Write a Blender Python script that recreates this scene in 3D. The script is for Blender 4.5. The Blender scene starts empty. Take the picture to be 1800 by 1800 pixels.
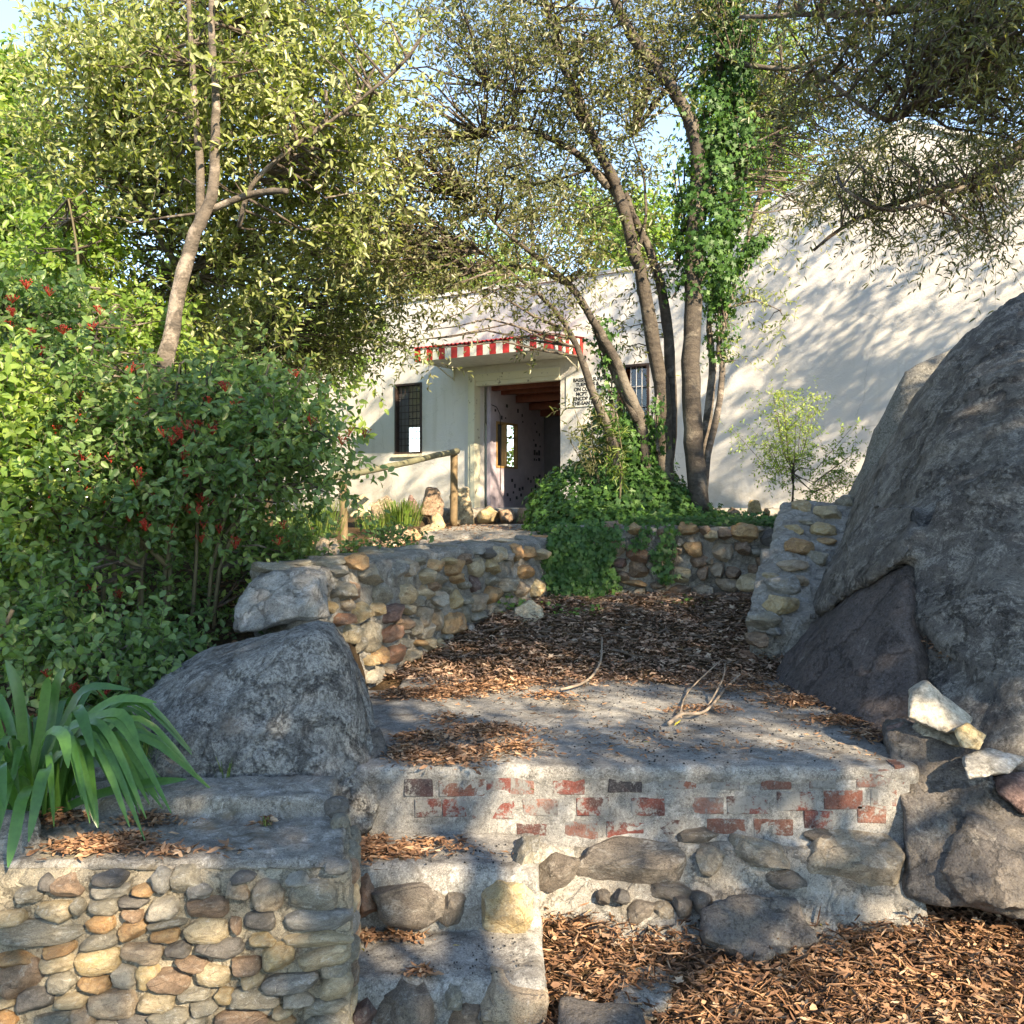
import bpy, bmesh, math, random
import numpy as np
from mathutils import Vector, Matrix, noise

SC = bpy.context.scene
COL = SC.collection
R = math.radians
rng = np.random.default_rng(7)
random.seed(7)

# ------------------------------------------------------------------ camera, sky, sun, exposure
EYE, FP, CX, HY = 1.65, 1700.0, 900.0, 893.0       # eye height, focal length and horizon measured in the photograph
cam_d = bpy.data.cameras.new("camera"); cam = bpy.data.objects.new("camera", cam_d); COL.objects.link(cam)
cam.location = (0, 0, EYE); cam.rotation_euler = (R(90), 0, 0)
cam_d.sensor_width = 36; cam_d.lens = 36 * FP / 1800; cam_d.shift_y = -(900 - HY) / 1800
cam_d.clip_start = 0.05; cam_d.clip_end = 1500
SC.camera = cam
SUN = Vector((0.599, -0.933, 0.64)).normalized()
SUN_EL = math.asin(SUN.z); SUN_AZ = math.atan2(SUN.x, SUN.y)
w = bpy.data.worlds.new("World"); SC.world = w; w.use_nodes = True
wn = w.node_tree; bg = wn.nodes["Background"]
sky = wn.nodes.new("ShaderNodeTexSky"); sky.sky_type = 'NISHITA'; sky.sun_disc = False
sky.sun_elevation = SUN_EL; sky.sun_rotation = SUN_AZ; sky.air_density = 1.0; sky.dust_density = 0.0; sky.ozone_density = 4.0; sky.altitude = 2400
wn.links.new(sky.outputs[0], bg.inputs[0]); bg.inputs[1].default_value = 0.15
sd = bpy.data.lights.new("sun", 'SUN'); sd.energy = 3.5; sd.angle = R(0.55); sd.color = (1, 0.95, 0.88)
so = bpy.data.objects.new("sun", sd); COL.objects.link(so); so.rotation_euler = SUN.to_track_quat('Z', 'Y').to_euler(); so.location = (8, -10, 12)
SC.view_settings.view_transform = 'Standard'; SC.view_settings.look = 'None'
SC.view_settings.exposure = 2.2; SC.view_settings.gamma = 1; SC.view_settings.use_curve_mapping = False
SC.view_settings.use_white_balance = True; SC.view_settings.white_balance_temperature = 9300; SC.view_settings.white_balance_tint = 10
SC.render.engine = 'CYCLES'; SC.cycles.max_bounces = 8; SC.cycles.transparent_max_bounces = 6
SC.cycles.use_denoising = True

# ------------------------------------------------------------------ helpers
def P(px, py, Y): return Vector(((px - CX) / FP * Y, Y, EYE - (py - HY) / FP * Y))
def G(px, py, z):                                  # the point at height z seen at a pixel
    Y = (EYE - z) * FP / (py - HY); return ((px - CX) / FP * Y, Y)
def sm(a, b, x):
    t = np.clip((x - a) / (b - a), 0, 1); return t * t * (3 - 2 * t)
def unit(v): return v / np.maximum(np.linalg.norm(v, axis=-1, keepdims=True), 1e-9)

def thing(name, label, cat, loc=(0, 0, 0), group=None):
    o = bpy.data.objects.new(name, None); COL.objects.link(o); o.location = loc; o.empty_display_size = 0.1
    o['label'] = label; o['category'] = cat
    if group: o['group'] = group
    return o
def tag(o, label, cat, group=None, kind=None):
    o['label'] = label
    if cat: o['category'] = cat
    if group: o['group'] = group
    if kind: o['kind'] = kind
    return o
def link(name, me, parent=None, loc=None, kind=None):
    o = bpy.data.objects.new(name, me); COL.objects.link(o)
    if parent is not None: o.parent = parent
    if loc is not None: o.location = loc
    if kind: o['kind'] = kind
    return o
def wloc(o):
    v = Vector((0, 0, 0))
    while o is not None: v = v + Vector(o.location); o = o.parent
    return v

class MB:
    """collects vertices and quads / triangles given in world coordinates, builds ONE mesh object"""
    def __init__(s): s.v = []; s.q = []; s.t = []; s.n = 0; s.r = []
    def add(s, v, quads=None, tris=None, rnd=0.5):
        v = np.asarray(v, float).reshape(-1, 3)
        if quads is not None and len(quads): s.q.append(np.asarray(quads, int).reshape(-1, 4) + s.n)
        if tris is not None and len(tris): s.t.append(np.asarray(tris, int).reshape(-1, 3) + s.n)
        s.v.append(v); s.n += len(v)
        s.r.append(np.broadcast_to(np.asarray(rnd, float), (len(v),)))
    def box(s, lo, hi, M=None):
        x0, y0, z0 = lo; x1, y1, z1 = hi
        v = [(x0,y0,z0),(x1,y0,z0),(x1,y1,z0),(x0,y1,z0),(x0,y0,z1),(x1,y0,z1),(x1,y1,z1),(x0,y1,z1)]
        if M is not None: v = [tuple(M(Vector(p))) for p in v]
        s.add(v, [(0,3,2,1),(4,5,6,7),(0,1,5,4),(1,2,6,5),(2,3,7,6),(3,0,4,7)])
    def tube(s, pts, rad, n=8, cap=True, rough=0.0, rnd=0.5):
        pts = np.asarray([tuple(p) for p in pts], float); k = len(pts)
        rad = np.broadcast_to(np.asarray(rad, float), (k,))
        d = np.gradient(pts, axis=0); d = unit(d)
        ref = np.array([0.0, 1.0, 0.1]) if abs(d[0][1]) < 0.9 else np.array([1.0, 0, 0])
        a = unit(np.cross(d, ref)); b = np.cross(d, a)
        th = np.arange(n) / n * 2 * math.pi
        rr = rad[:, None] * (1 + rough * rng.normal(size=(k, n)))
        ring = pts[:, None, :] + rr[..., None] * (np.cos(th)[None, :, None] * a[:, None, :] + np.sin(th)[None, :, None] * b[:, None, :])
        i = np.arange(k - 1)[:, None] * n; j = np.arange(n)[None, :]; j2 = (j + 1) % n
        q = np.stack([i + j, i + j2, i + n + j2, i + n + j], -1).reshape(-1, 4)
        v = ring.reshape(-1, 3); t = []
        if cap:
            v = np.vstack([v, pts[0], pts[-1]]); c0 = k * n; c1 = c0 + 1
            t = [(c0, (x + 1) % n, x) for x in range(n)] + [(c1, (k - 1) * n + x, (k - 1) * n + (x + 1) % n) for x in range(n)]
        s.add(v, q, t, rnd)
    def build(s, name, mat, parent=None, smooth=True, origin=None, kind=None):
        v = np.vstack(s.v); q = np.vstack(s.q) if s.q else np.zeros((0, 4), int); t = np.vstack(s.t) if s.t else np.zeros((0, 3), int)
        if origin is None: origin = (v.min(0) + v.max(0)) / 2
        origin = np.asarray(tuple(origin), float); v = v - origin
        me = bpy.data.meshes.new(name)
        me.vertices.add(len(v)); me.vertices.foreach_set('co', v.astype(np.float32).ravel())
        nl = q.size + t.size
        me.loops.add(nl); me.loops.foreach_set('vertex_index', np.concatenate([q.ravel(), t.ravel()]).astype(np.int32))
        me.polygons.add(len(q) + len(t))
        me.polygons.foreach_set('loop_start', np.concatenate([np.arange(len(q)) * 4, q.size + np.arange(len(t)) * 3]).astype(np.int32))
        me.update(calc_edges=True)
        me.polygons.foreach_set('use_smooth', np.full(len(q) + len(t), bool(smooth)))
        at = me.attributes.new('rnd', 'FLOAT', 'POINT'); at.data.foreach_set('value', np.concatenate(s.r).astype(np.float32))
        if mat: me.materials.append(mat)
        pl = wloc(parent) if parent is not None else Vector((0, 0, 0))
        return link(name, me, parent, Vector(origin) - pl, kind)

# ------------------------------------------------------------------ materials
class NT:
    def __init__(s, name):
        s.m = bpy.data.materials.new(name); s.m.use_nodes = True; s.t = s.m.node_tree; s.t.nodes.clear()
        s.out = s.t.nodes.new('ShaderNodeOutputMaterial')
    def n(s, typ, ins=None, **kw):
        nd = s.t.nodes.new('ShaderNode' + typ)
        for k, v in kw.items(): setattr(nd, k, v)
        for k, v in (ins or {}).items():
            if isinstance(v, bpy.types.NodeSocket): s.t.links.new(v, nd.inputs[k])
            else: nd.inputs[k].default_value = v
        return nd
    def vec(s, scale=1.0, kind='Object', rand=True):
        tc = s.n('TexCoord'); v = tc.outputs[kind]
        if rand:
            oi = s.n('ObjectInfo'); mm = s.n('Math', {0: oi.outputs['Random'], 1: 37.0}, operation='MULTIPLY')
            v = s.n('VectorMath', {0: v, 1: mm.outputs[0]}, operation='ADD').outputs[0]
        if scale != 1: v = s.n('VectorMath', {0: v, 'Scale': scale}, operation='SCALE').outputs[0]
        return v
    def noise(s, v, scale, detail=6, rough=0.6, dist=0.0):
        return s.n('TexNoise', {'Vector': v, 'Scale': scale, 'Detail': detail, 'Roughness': rough, 'Distortion': dist}).outputs[0]
    def ramp(s, f, stops):
        r = s.n('ValToRGB', {0: f}); el = r.color_ramp.elements
        while len(el) < len(stops): el.new(0.5)
        for e, (p, c) in zip(el, stops):
            e.position = p; e.color = (c[0], c[1], c[2], 1) if hasattr(c, '__len__') else (c, c, c, 1)
        return r.outputs[0]
    def mix(s, f, a, b, mode='MIX'):
        nd = s.n('Mix', data_type='RGBA', blend_type=mode)
        for i, v in ((0, f), (6, a), (7, b)):
            if isinstance(v, bpy.types.NodeSocket): s.t.links.new(v, nd.inputs[i])
            elif i == 0: nd.inputs[i].default_value = v
            else: nd.inputs[i].default_value = (*v, 1)
        return nd.outputs[2]
    def bump(s, h, strength=0.5, dist=0.02, norm=None):
        ins = {'Height': h, 'Strength': strength, 'Distance': dist}
        if norm is not None: ins['Normal'] = norm
        return s.n('Bump', ins).outputs[0]
    def bsdf(s, col, rough=0.85, norm=None, spec=0.3, **ex):
        ins = {'Base Color': col if isinstance(col, bpy.types.NodeSocket) else (*col, 1), 'Roughness': rough, 'Specular IOR Level': spec}
        if norm is not None: ins['Normal'] = norm
        ins.update(ex)
        b = s.n('BsdfPrincipled', ins); s.t.links.new(b.outputs[0], s.out.inputs[0]); return s.m

def rock(name, c1, c2, c3, scale=1.0, lichen=None, lich_amt=0.5, bump=0.7, bd=0.03, streak=False, rand=True, stain=None, fs=1.0, ls=1.0):
    k = NT(name); v = k.vec(scale, rand=rand)
    big = k.noise(v, 1.3, 5, 0.6, 0.6); mid = k.noise(v, 6, 8, 0.7, 0.3); fine = k.noise(v, 34, 6, 0.75)
    c = k.mix(k.ramp(big, [(0.38, 0), (0.62, 1)]), c1, c2)
    c = k.mix(k.ramp(mid, [(0.45, 0), (0.68, 1)]), c, c3)
    c = k.mix(k.ramp(fine, [(0.36, 0.75), (0.5, 0.0)]), c, (0.25, 0.24, 0.23), 'MULTIPLY')
    vf = k.noise(v, 90 * fs, 3, 0.8); c = k.mix(k.ramp(vf, [(0.52, 0), (0.66, 0.5)]), c, tuple(min(.75, x * 1.7 + .05) for x in c2))
    c = k.mix(k.ramp(vf, [(0.34, 0.6), (0.46, 0)]), c, tuple(x * .35 for x in c1))
    rd = k.n('TexVoronoi', {'Vector': k.n('VectorMath', {0: v, 1: k.n('Math', {0: mid, 1: 0.9}, operation='MULTIPLY').outputs[0]}, operation='ADD').outputs[0], 'Scale': 3.7}).outputs[1]
    c = k.mix(0.22, c, k.mix(1.0, c, k.n('HueSaturation', {'Saturation': .0, 'Value': 1.4, 'Color': rd}).outputs[0], 'MULTIPLY'))
    if lichen:
        lz = k.noise(v, 3.1 * ls, 9, 0.8, 0.8); lf = k.noise(v, 24 * ls, 6, 0.85)
        m1 = k.n('Math', {0: k.ramp(lz, [(0.62 - 0.25 * lich_amt, 0), (0.70 - 0.25 * lich_amt, 1)]), 1: k.ramp(lf, [(0.42, 0), (0.56, 1)])}, operation='MULTIPLY').outputs[0]
        c = k.mix(m1, c, lichen)
    if stain:
        sz = k.noise(v, 1.9, 6, 0.65, 1.2); c = k.mix(k.ramp(sz, [(0.55, 0), (0.66, 0.9)]), c, stain)
    h = k.n('Math', {0: mid, 1: k.n('Math', {0: fine, 1: 0.35}, operation='MULTIPLY').outputs[0]}, operation='ADD').outputs[0]
    cr = k.n('TexVoronoi', {'Vector': k.n('VectorMath', {0: v, 1: k.n('Math', {0: mid, 1: 0.5}, operation='MULTIPLY').outputs[0]}, operation='ADD').outputs[0], 'Scale': 2.2}, feature='DISTANCE_TO_EDGE').outputs[0]
    crk = k.ramp(cr, [(0.0, 0), (0.035, 1)])
    h2 = k.n('Math', {0: h, 1: k.n('Math', {0: crk, 1: 0.35}, operation='MULTIPLY').outputs[0]}, operation='ADD').outputs[0]
    nm = k.bump(h2, bump, bd)
    return k.bsdf(c, 0.9, nm, 0.25)

ST = {
 'k': rock('block_brown', (0.13,0.107,0.09),(0.17,0.145,0.12),(0.10,0.085,0.075), 0.5, (0.30,0.28,0.25), 0.35),
 'u': rock('block_tan', (0.25,0.205,0.155),(0.20,0.17,0.135),(0.33,0.28,0.21), 0.5, (0.38,0.36,0.32), 0.4),
 # stone colours in the walls
 'o': rock('stone_orange', (0.38,0.20,0.09),(0.46,0.31,0.17),(0.26,0.16,0.10), 0.5, (0.45,0.40,0.32), 0.2),
 'y': rock('stone_yellow', (0.45,0.34,0.18),(0.38,0.27,0.15),(0.52,0.45,0.32), 0.5, (0.33,0.28,0.22), 0.3),
 't': rock('stone_tan',    (0.42,0.33,0.21),(0.48,0.39,0.27),(0.30,0.23,0.15), 0.5, (0.55,0.52,0.46), 0.3),
 'b': rock('stone_brown',  (0.24,0.16,0.11),(0.33,0.23,0.16),(0.16,0.11,0.08), 0.5, (0.42,0.38,0.32), 0.3),
 'g': rock('stone_grey',   (0.235,0.21,0.165),(0.30,0.27,0.21),(0.16,0.145,0.12), 0.5, (0.45,0.44,0.40), 0.4),
 'd': rock('stone_dark',   (0.13,0.12,0.11),(0.18,0.165,0.15),(0.09,0.083,0.078), 0.5, (0.33,0.32,0.30), 0.25),
 'l': rock('stone_slate',  (0.23,0.22,0.20),(0.30,0.285,0.255),(0.165,0.158,0.15), 0.5, (0.46,0.47,0.46), 0.4),
 'w': rock('stone_pale',   (0.44,0.40,0.33),(0.38,0.34,0.28),(0.28,0.25,0.21), 0.5),
 'p': rock('stone_pink',   (0.36,0.27,0.19),(0.42,0.34,0.25),(0.24,0.18,0.135), 0.5, (0.5,0.45,0.40), 0.3),
 'r': rock('stone_rust',   (0.33,0.16,0.10),(0.30,0.18,0.12),(0.19,0.12,0.09), 0.5, (0.38,0.33,0.28), 0.3),
 'm': rock('stone_maroon', (0.15,0.095,0.085),(0.20,0.13,0.11),(0.10,0.07,0.065), 0.5, (0.30,0.26,0.23), 0.3),
}
M_mortar = rock('lime_mortar', (0.27,0.235,0.18),(0.33,0.29,0.22),(0.19,0.165,0.13), 3.0, (0.38,0.34,0.28), 0.3, 0.9, 0.02, rand=False)
M_mortar_grey = rock('grey_mortar', (0.225,0.205,0.18),(0.29,0.265,0.23),(0.15,0.14,0.125), 3.0, (0.38,0.37,0.34), 0.5, 0.9, 0.02, rand=False)
M_cement = rock('old_cement', (0.21,0.20,0.185),(0.29,0.28,0.262),(0.12,0.113,0.105), 2.0, (0.42,0.41,0.385), 0.35, 0.6, 0.012, rand=False, stain=(0.12,0.105,0.09))
M_cement_warm = rock('worn_cement', (0.21,0.19,0.165),(0.28,0.26,0.23),(0.12,0.11,0.095), 3.0, (0.42,0.40,0.37), 0.4, 0.7, 0.015, rand=False, stain=(0.14,0.12,0.09))
M_wash = rock('cement_wash', (0.195,0.19,0.18),(0.27,0.26,0.245),(0.12,0.115,0.108), 3.0, (0.37,0.36,0.345), 0.4, 0.6, 0.012, rand=False)
M_boulder = rock('boulder_lichen', (0.085,0.08,0.077),(0.15,0.143,0.134),(0.062,0.058,0.056), 1.3, (0.34,0.33,0.305), 0.72, 1.0, 0.03, rand=True, stain=(0.17,0.15,0.13), ls=2.2)
M_boulder_big = rock('boulder_dark', (0.108,0.100,0.092),(0.070,0.063,0.060),(0.165,0.152,0.135), 0.8, (0.27,0.255,0.23), 0.55, 0.9, 0.04, rand=True, stain=(0.125,0.11,0.095), ls=3.5, fs=1.6)
M_boulder_red = rock('boulder_rust_face', (0.095,0.078,0.075),(0.075,0.065,0.064),(0.125,0.10,0.092), 1.0, (0.25,0.23,0.21), 0.15, 0.8, 0.04, rand=True)
M_boulder_low = rock('boulder_brown', (0.125,0.108,0.098),(0.085,0.08,0.078),(0.18,0.15,0.12), 1.6, (0.27,0.25,0.22), 0.3, 0.8, 0.03, rand=True)
M_palerock = rock('pale_rock', (0.30,0.29,0.27),(0.25,0.24,0.22),(0.18,0.16,0.145), 2.2, (0.42,0.41,0.39), 0.5, 0.9, 0.03, rand=True)

def soil_mat():
    k = NT('leafy_soil'); v = k.vec(1, rand=False)
    a = k.noise(v, 1.5, 6, 0.7); b = k.noise(v, 55, 6, 0.8)
    c = k.ramp(b, [(0.3, (0.035,0.022,0.014)), (0.5, (0.10,0.062,0.034)), (0.66, (0.22,0.135,0.07))])
    c = k.mix(k.ramp(a, [(0.4, 0), (0.6, 0.6)]), c, (0.05,0.037,0.025))
    return k.bsdf(c, 0.95, k.bump(b, 1.0, 0.03), 0.15)
M_soil = soil_mat()

def plaster():
    k = NT('white_plaster'); v = k.vec(1, rand=False)
    a = k.noise(v, 0.6, 5, 0.6); b = k.noise(v, 3, 8, 0.7); f = k.noise(v, 40, 4, 0.7)
    # rain runs: noise squeezed in height
    mp = k.n('Mapping', {'Vector': v, 'Scale': (4.0, 4.0, 0.25)}).outputs[0]; st = k.noise(mp, 2.0, 5, 0.6)
    c = k.mix(k.ramp(a, [(0.35, 0), (0.7, 1)]), (0.54,0.522,0.495), (0.62,0.602,0.575))
    c = k.mix(k.ramp(st, [(0.56, 0), (0.74, 0.35)]), c, (0.42,0.39,0.32))
    c = k.mix(k.ramp(b, [(0.60, 0), (0.72, 0.25)]), c, (0.45,0.43,0.39))
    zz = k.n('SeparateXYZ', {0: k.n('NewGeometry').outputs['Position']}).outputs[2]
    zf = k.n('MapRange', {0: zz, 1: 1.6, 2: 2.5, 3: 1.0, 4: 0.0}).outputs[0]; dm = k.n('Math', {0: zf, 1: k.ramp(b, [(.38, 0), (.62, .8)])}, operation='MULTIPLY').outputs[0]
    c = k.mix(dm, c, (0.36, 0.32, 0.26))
    cr = k.n('TexVoronoi', {'Vector': k.n('VectorMath', {0: v, 1: b}, operation='ADD').outputs[0], 'Scale': .8}, feature='DISTANCE_TO_EDGE').outputs[0]
    c = k.mix(k.ramp(cr, [(0, .45), (.006, 0)]), c, (0.25,0.23,0.2))
    h = k.n('Math', {0: b, 1: f}, operation='ADD').outputs[0]
    return k.bsdf(c, 0.8, k.bump(h, 0.5, 0.012), 0.3)
M_plaster = plaster()
def cream():
    k = NT('cream_paint'); v = k.vec(1, rand=False); b = k.noise(v, 9, 8, 0.75)
    c = k.mix(k.ramp(b, [(0.58, 0), (0.64, 1)]), (0.60,0.57,0.44), (0.16,0.13,0.10))
    return k.bsdf(c, 0.6, k.bump(b, 0.3, 0.01))
M_cream = cream()
def plain(name, col, rough=0.6, var=0.25, scale=12, spec=0.4, bump=0.2):
    k = NT(name); v = k.vec(1); b = k.noise(v, scale, 6, 0.7)
    c = k.mix(k.ramp(b, [(0.35, 0), (0.7, 1)]), col, tuple(x * (1 - var) for x in col))
    return k.bsdf(c, rough, k.bump(b, bump, 0.01), spec)
M_red = plain('red_paint', (0.45,0.03,0.028), 0.5, 0.35)
M_white = plain('white_paint_weathered', (0.66,0.66,0.58), 0.6, 0.3, 9)
M_iron = plain('rusty_iron', (0.05,0.03,0.025), 0.6, 0.4)
M_greymetal = plain('grey_metal', (0.38,0.38,0.40), 0.5, 0.3)
M_beam = plain('red_brown_wood', (0.20,0.055,0.03), 0.6, 0.5, 8)
M_reed = plain('brown_board', (0.28,0.09,0.045), 0.7, 0.5, 14)
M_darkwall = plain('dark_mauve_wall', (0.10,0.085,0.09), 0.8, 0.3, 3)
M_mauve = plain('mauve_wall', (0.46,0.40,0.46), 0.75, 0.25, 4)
M_tile = plain('dark_tile', (0.03,0.022,0.024), 0.5, 0.3)
M_frame = plain('honey_wood_frame', (0.42,0.25,0.10), 0.5, 0.35, 10)
M_signwhite = plain('sign_white', (0.72,0.72,0.68), 0.5, 0.1, 5)
M_black = plain('black_lettering', (0.02,0.02,0.02), 0.6, 0.1)
M_pole = plain('weathered_pole', (0.20,0.14,0.08), 0.75, 0.45, 14, 0.3, 0.6)
M_polegreen = plain('mossy_pole', (0.17,0.165,0.105), 0.8, 0.45, 12, 0.3, 0.6)
M_stick = plain('dry_stick', (0.33,0.26,0.20), 0.8, 0.4, 18)
M_chip = plain('bark_chip', (0.16,0.115,0.085), 0.85, 0.5, 10)
M_stem = plain('green_stem', (0.12,0.10,0.055), 0.7, 0.4, 20)
M_berry = plain('red_berry', (0.38,0.035,0.02), 0.45, 0.4, 4, 0.4)
def glass():
    k = NT('window_glass')
    g = k.n('BsdfGlossy', {'Roughness': 0.03, 'Color': (0.9,0.95,1,1)}); t = k.n('BsdfTransparent'); f = k.n('Fresnel', {'IOR': 1.45})
    mx = k.n('MixShader', {0: f.outputs[0], 1: t.outputs[0], 2: g.outputs[0]}); k.t.links.new(mx.outputs[0], k.out.inputs[0]); return k.m
M_glass = glass()
def bark(name, a, b, scale=1.0, pale=None):
    k = NT(name); v = k.vec(scale, rand=False); mp = k.n('Mapping', {'Vector': v, 'Scale': (1, 1, 2.6)}).outputs[0]
    n1 = k.noise(mp, 7, 8, 0.7, 0.5); n2 = k.noise(v, 30, 6, 0.75)
    c = k.mix(k.ramp(n1, [(0.4, 0), (0.62, 1)]), a, b)
    if pale: c = k.mix(k.ramp(k.noise(v, 2.6, 6, 0.7, 0.6), [(0.52, 0), (0.60, 0.8)]), c, pale)
    h = k.n('Math', {0: n1, 1: n2}, operation='ADD').outputs[0]
    return k.bsdf(c, 0.85, k.bump(h, 0.9, 0.02), 0.25)
M_bark = bark('grey_bark', (0.10,0.083,0.068), (0.055,0.046,0.04), 1.0, (0.19,0.165,0.135))
M_bark2 = bark('mottled_bark', (0.17,0.14,0.115), (0.08,0.068,0.058), 1.0, (0.36,0.30,0.25))
M_branch = bark('thin_branch_bark', (0.13,0.10,0.08), (0.07,0.056,0.045), 2.0, (0.30,0.26,0.22))

def leafmat(name, cols, trans=0.35, rough=0.42, tcol=1.6, spec=0.5):
    """cols: stops over each leaf's own random value"""
    k = NT(name); at = k.n('Attribute', attribute_name='rnd')
    n = len(cols); c = k.ramp(at.outputs['Fac'], [(i / max(n - 1, 1), cc) for i, cc in enumerate(cols)])
    v = k.vec(1, rand=False); nn = k.noise(v, 60, 2); c = k.mix(k.ramp(nn, [(0.3, 0.3), (0.6, 0)]), c, (0.3,0.3,0.3), 'MULTIPLY')
    b = k.n('BsdfPrincipled', {'Base Color': c, 'Roughness': rough, 'Specular IOR Level': spec})
    tc = k.mix(1.0, c, (tcol * 1.0, tcol * 1.05, tcol * 0.45), 'MULTIPLY')
    t = k.n('BsdfTranslucent', {'Color': tc})
    mx = k.n('MixShader', {0: trans, 1: b.outputs[0], 2: t.outputs[0]})
    k.t.links.new(mx.outputs[0], k.out.inputs[0]); return k.m
L_tree = leafmat('leaf_olive_green', [(0.09,0.13,0.035),(0.18,0.22,0.07),(0.33,0.37,0.17),(0.55,0.56,0.38)], 0.42, 0.33)
L_bush = leafmat('leaf_shrub_green', [(0.06,0.13,0.048),(0.10,0.19,0.065),(0.16,0.26,0.085),(0.26,0.35,0.12)], 0.42)
L_mid = leafmat('leaf_grey_green', [(0.065,0.08,0.035),(0.11,0.125,0.055),(0.18,0.19,0.09),(0.30,0.28,0.16)], 0.38, 0.34)
L_bright = leafmat('leaf_yellow_green', [(0.10,0.19,0.04),(0.15,0.26,0.055),(0.23,0.33,0.08),(0.36,0.40,0.12)], 0.42)
L_ivy = leafmat('ivy_leaf', [(0.03,0.09,0.025),(0.05,0.13,0.03),(0.075,0.17,0.04),(0.13,0.26,0.05)], 0.25, 0.5, 1.6, 0.35)
L_dark = leafmat('leaf_dark', [(0.03,0.045,0.02),(0.045,0.06,0.025),(0.07,0.08,0.03)], 0.3)
L_grass = leafmat('grass_blade', [(0.08,0.16,0.03),(0.13,0.22,0.04),(0.22,0.24,0.08)], 0.3)
L_strap = leafmat('strap_leaf', [(0.035,0.115,0.028),(0.055,0.16,0.036),(0.085,0.21,0.05)], 0.25, 0.32)
L_litter = leafmat('dead_leaf', [(0.10,0.052,0.036),(0.20,0.11,0.07),(0.33,0.175,0.10),(0.45,0.26,0.155),(0.55,0.40,0.28)], 0.1, 0.7, 1.0, 0.2)
L_debris = leafmat('dark_dead_leaf', [(0.09,0.052,0.038),(0.17,0.10,0.07),(0.28,0.17,0.12),(0.42,0.28,0.20),(0.52,0.40,0.30)], 0.05, 0.8, 1.0, 0.15)

# ------------------------------------------------------------------ leaves
OV_V = np.array([(0,0,0),(.32,.5,.10),(.70,.40,.06),(1,0,-.08),(.70,-.40,.06),(.32,-.5,.10)])
OV_Q = np.array([(0,3,2,1),(0,5,4,3)])
_iv = [(0,0,0)]; _ivq = []
for i, (a, l) in enumerate([(-100,.55),(-50,.78),(0,1.0),(50,.78),(100,.55)]):
    a0, a1 = R(a - 25), R(a + 25); am = R(a)
    b = len(_iv); _iv += [(.38*math.cos(a0)+.1,.38*math.sin(a0),.03),(l*math.cos(am)*.95+.1,l*math.sin(am)*.95,-.05),(.38*math.cos(a1)+.1,.38*math.sin(a1),.03)]
    _ivq.append((0, b, b+1, b+2))
IV_V = np.array(_iv); IV_Q = np.array(_ivq)
def add_leaves(mb, base, d, nrm, L, W, rnd, tmpl=None, curl=None):
    tv, tq = tmpl or (OV_V, OV_Q)
    d = unit(d); side = unit(np.cross(nrm, d)); nn = np.cross(d, side)
    n = len(base); tz = np.broadcast_to(tv[None, :, 2], (n, len(tv))).copy()
    if curl is not None: tz = tz + curl[:, None] * (tv[None, :, 0] - 0.5) ** 2 - curl[:, None] * .2 + (curl[:, None] * 1.2) * (tv[None, :, 1]) ** 2
    v = (base[:, None] + (tv[None, :, 0] * L[:, None])[..., None] * d[:, None] + (tv[None, :, 1] * W[:, None])[..., None] * side[:, None]
         + (tz * L[:, None])[..., None] * nn[:, None])
    q = (tq[None] + (np.arange(n) * len(tv))[:, None, None]).reshape(-1, 4)
    mb.add(v.reshape(-1, 3), q, None, np.repeat(rnd, len(tv)))
def twigs(lmb, smb, centers, per, tl, nl, leafL, leafW, bias=(0, 0, 0.25), droop=0.15, spread=0.10, tmpl=None, stem_r=0.0025, up=0.7, hue=None, along=0.5):
    C = np.repeat(np.asarray(centers, float).reshape(-1, 3), per, 0); n = len(C)
    if n == 0: return
    o = C + rng.normal(size=(n, 3)) * spread
    d = unit(rng.normal(size=(n, 3)) + np.asarray(bias)); Ln = tl * rng.uniform(.6, 1.35, n)
    def pt(t): return o + d * (Ln * t)[:, None] + np.array([0, 0, -1.0]) * (droop * Ln * t * t)[:, None]
    ps = [pt(0.0), pt(0.5), pt(1.0)]
    a = unit(np.cross(d, np.array([0.31, 0.2, 0.93]))); b = np.cross(d, a); rings = []
    for p, r in zip(ps, (1.0, .75, .3)):
        for th in (0, 2.09, 4.19): rings.append(p + stem_r * r * (a * math.cos(th) + b * math.sin(th)))
    V = np.stack(rings, 1)
    q = [];
    for k in range(2):
        for j in range(3): q.append((k*3+j, k*3+(j+1)%3, k*3+3+(j+1)%3, k*3+3+j))
    Q = (np.array(q)[None] + (np.arange(n) * 9)[:, None, None]).reshape(-1, 4)
    smb.add(V.reshape(-1, 3), Q)
    hc = np.repeat(rng.uniform(0, 1, len(np.asarray(centers).reshape(-1, 3))), per) if hue is None else np.repeat(hue, per)
    for j in range(nl):
        t = np.clip((j + 0.6 + rng.uniform(-.25, .25, n)) / nl, 0.05, 1.0)
        b0 = pt(t); ang = j * 2.4 + rng.uniform(-.5, .5, n)
        rad = a * np.cos(ang)[:, None] + b * np.sin(ang)[:, None]
        ld = unit(d * along + rad * 0.8 + rng.normal(size=(n, 3)) * .15 + np.array([0, 0, -.12]))
        nr = unit(np.array([0, 0, up * .6]) + rng.normal(size=(n, 3)) * .45 + np.array(SUN[:]) * .6)
        s = rng.uniform(.65, 1.2, n)
        add_leaves(lmb, b0, ld, nr, leafL * s, leafW * s, np.clip(hc * .55 + rng.uniform(0, .45, n), 0, 1), tmpl)

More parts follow.
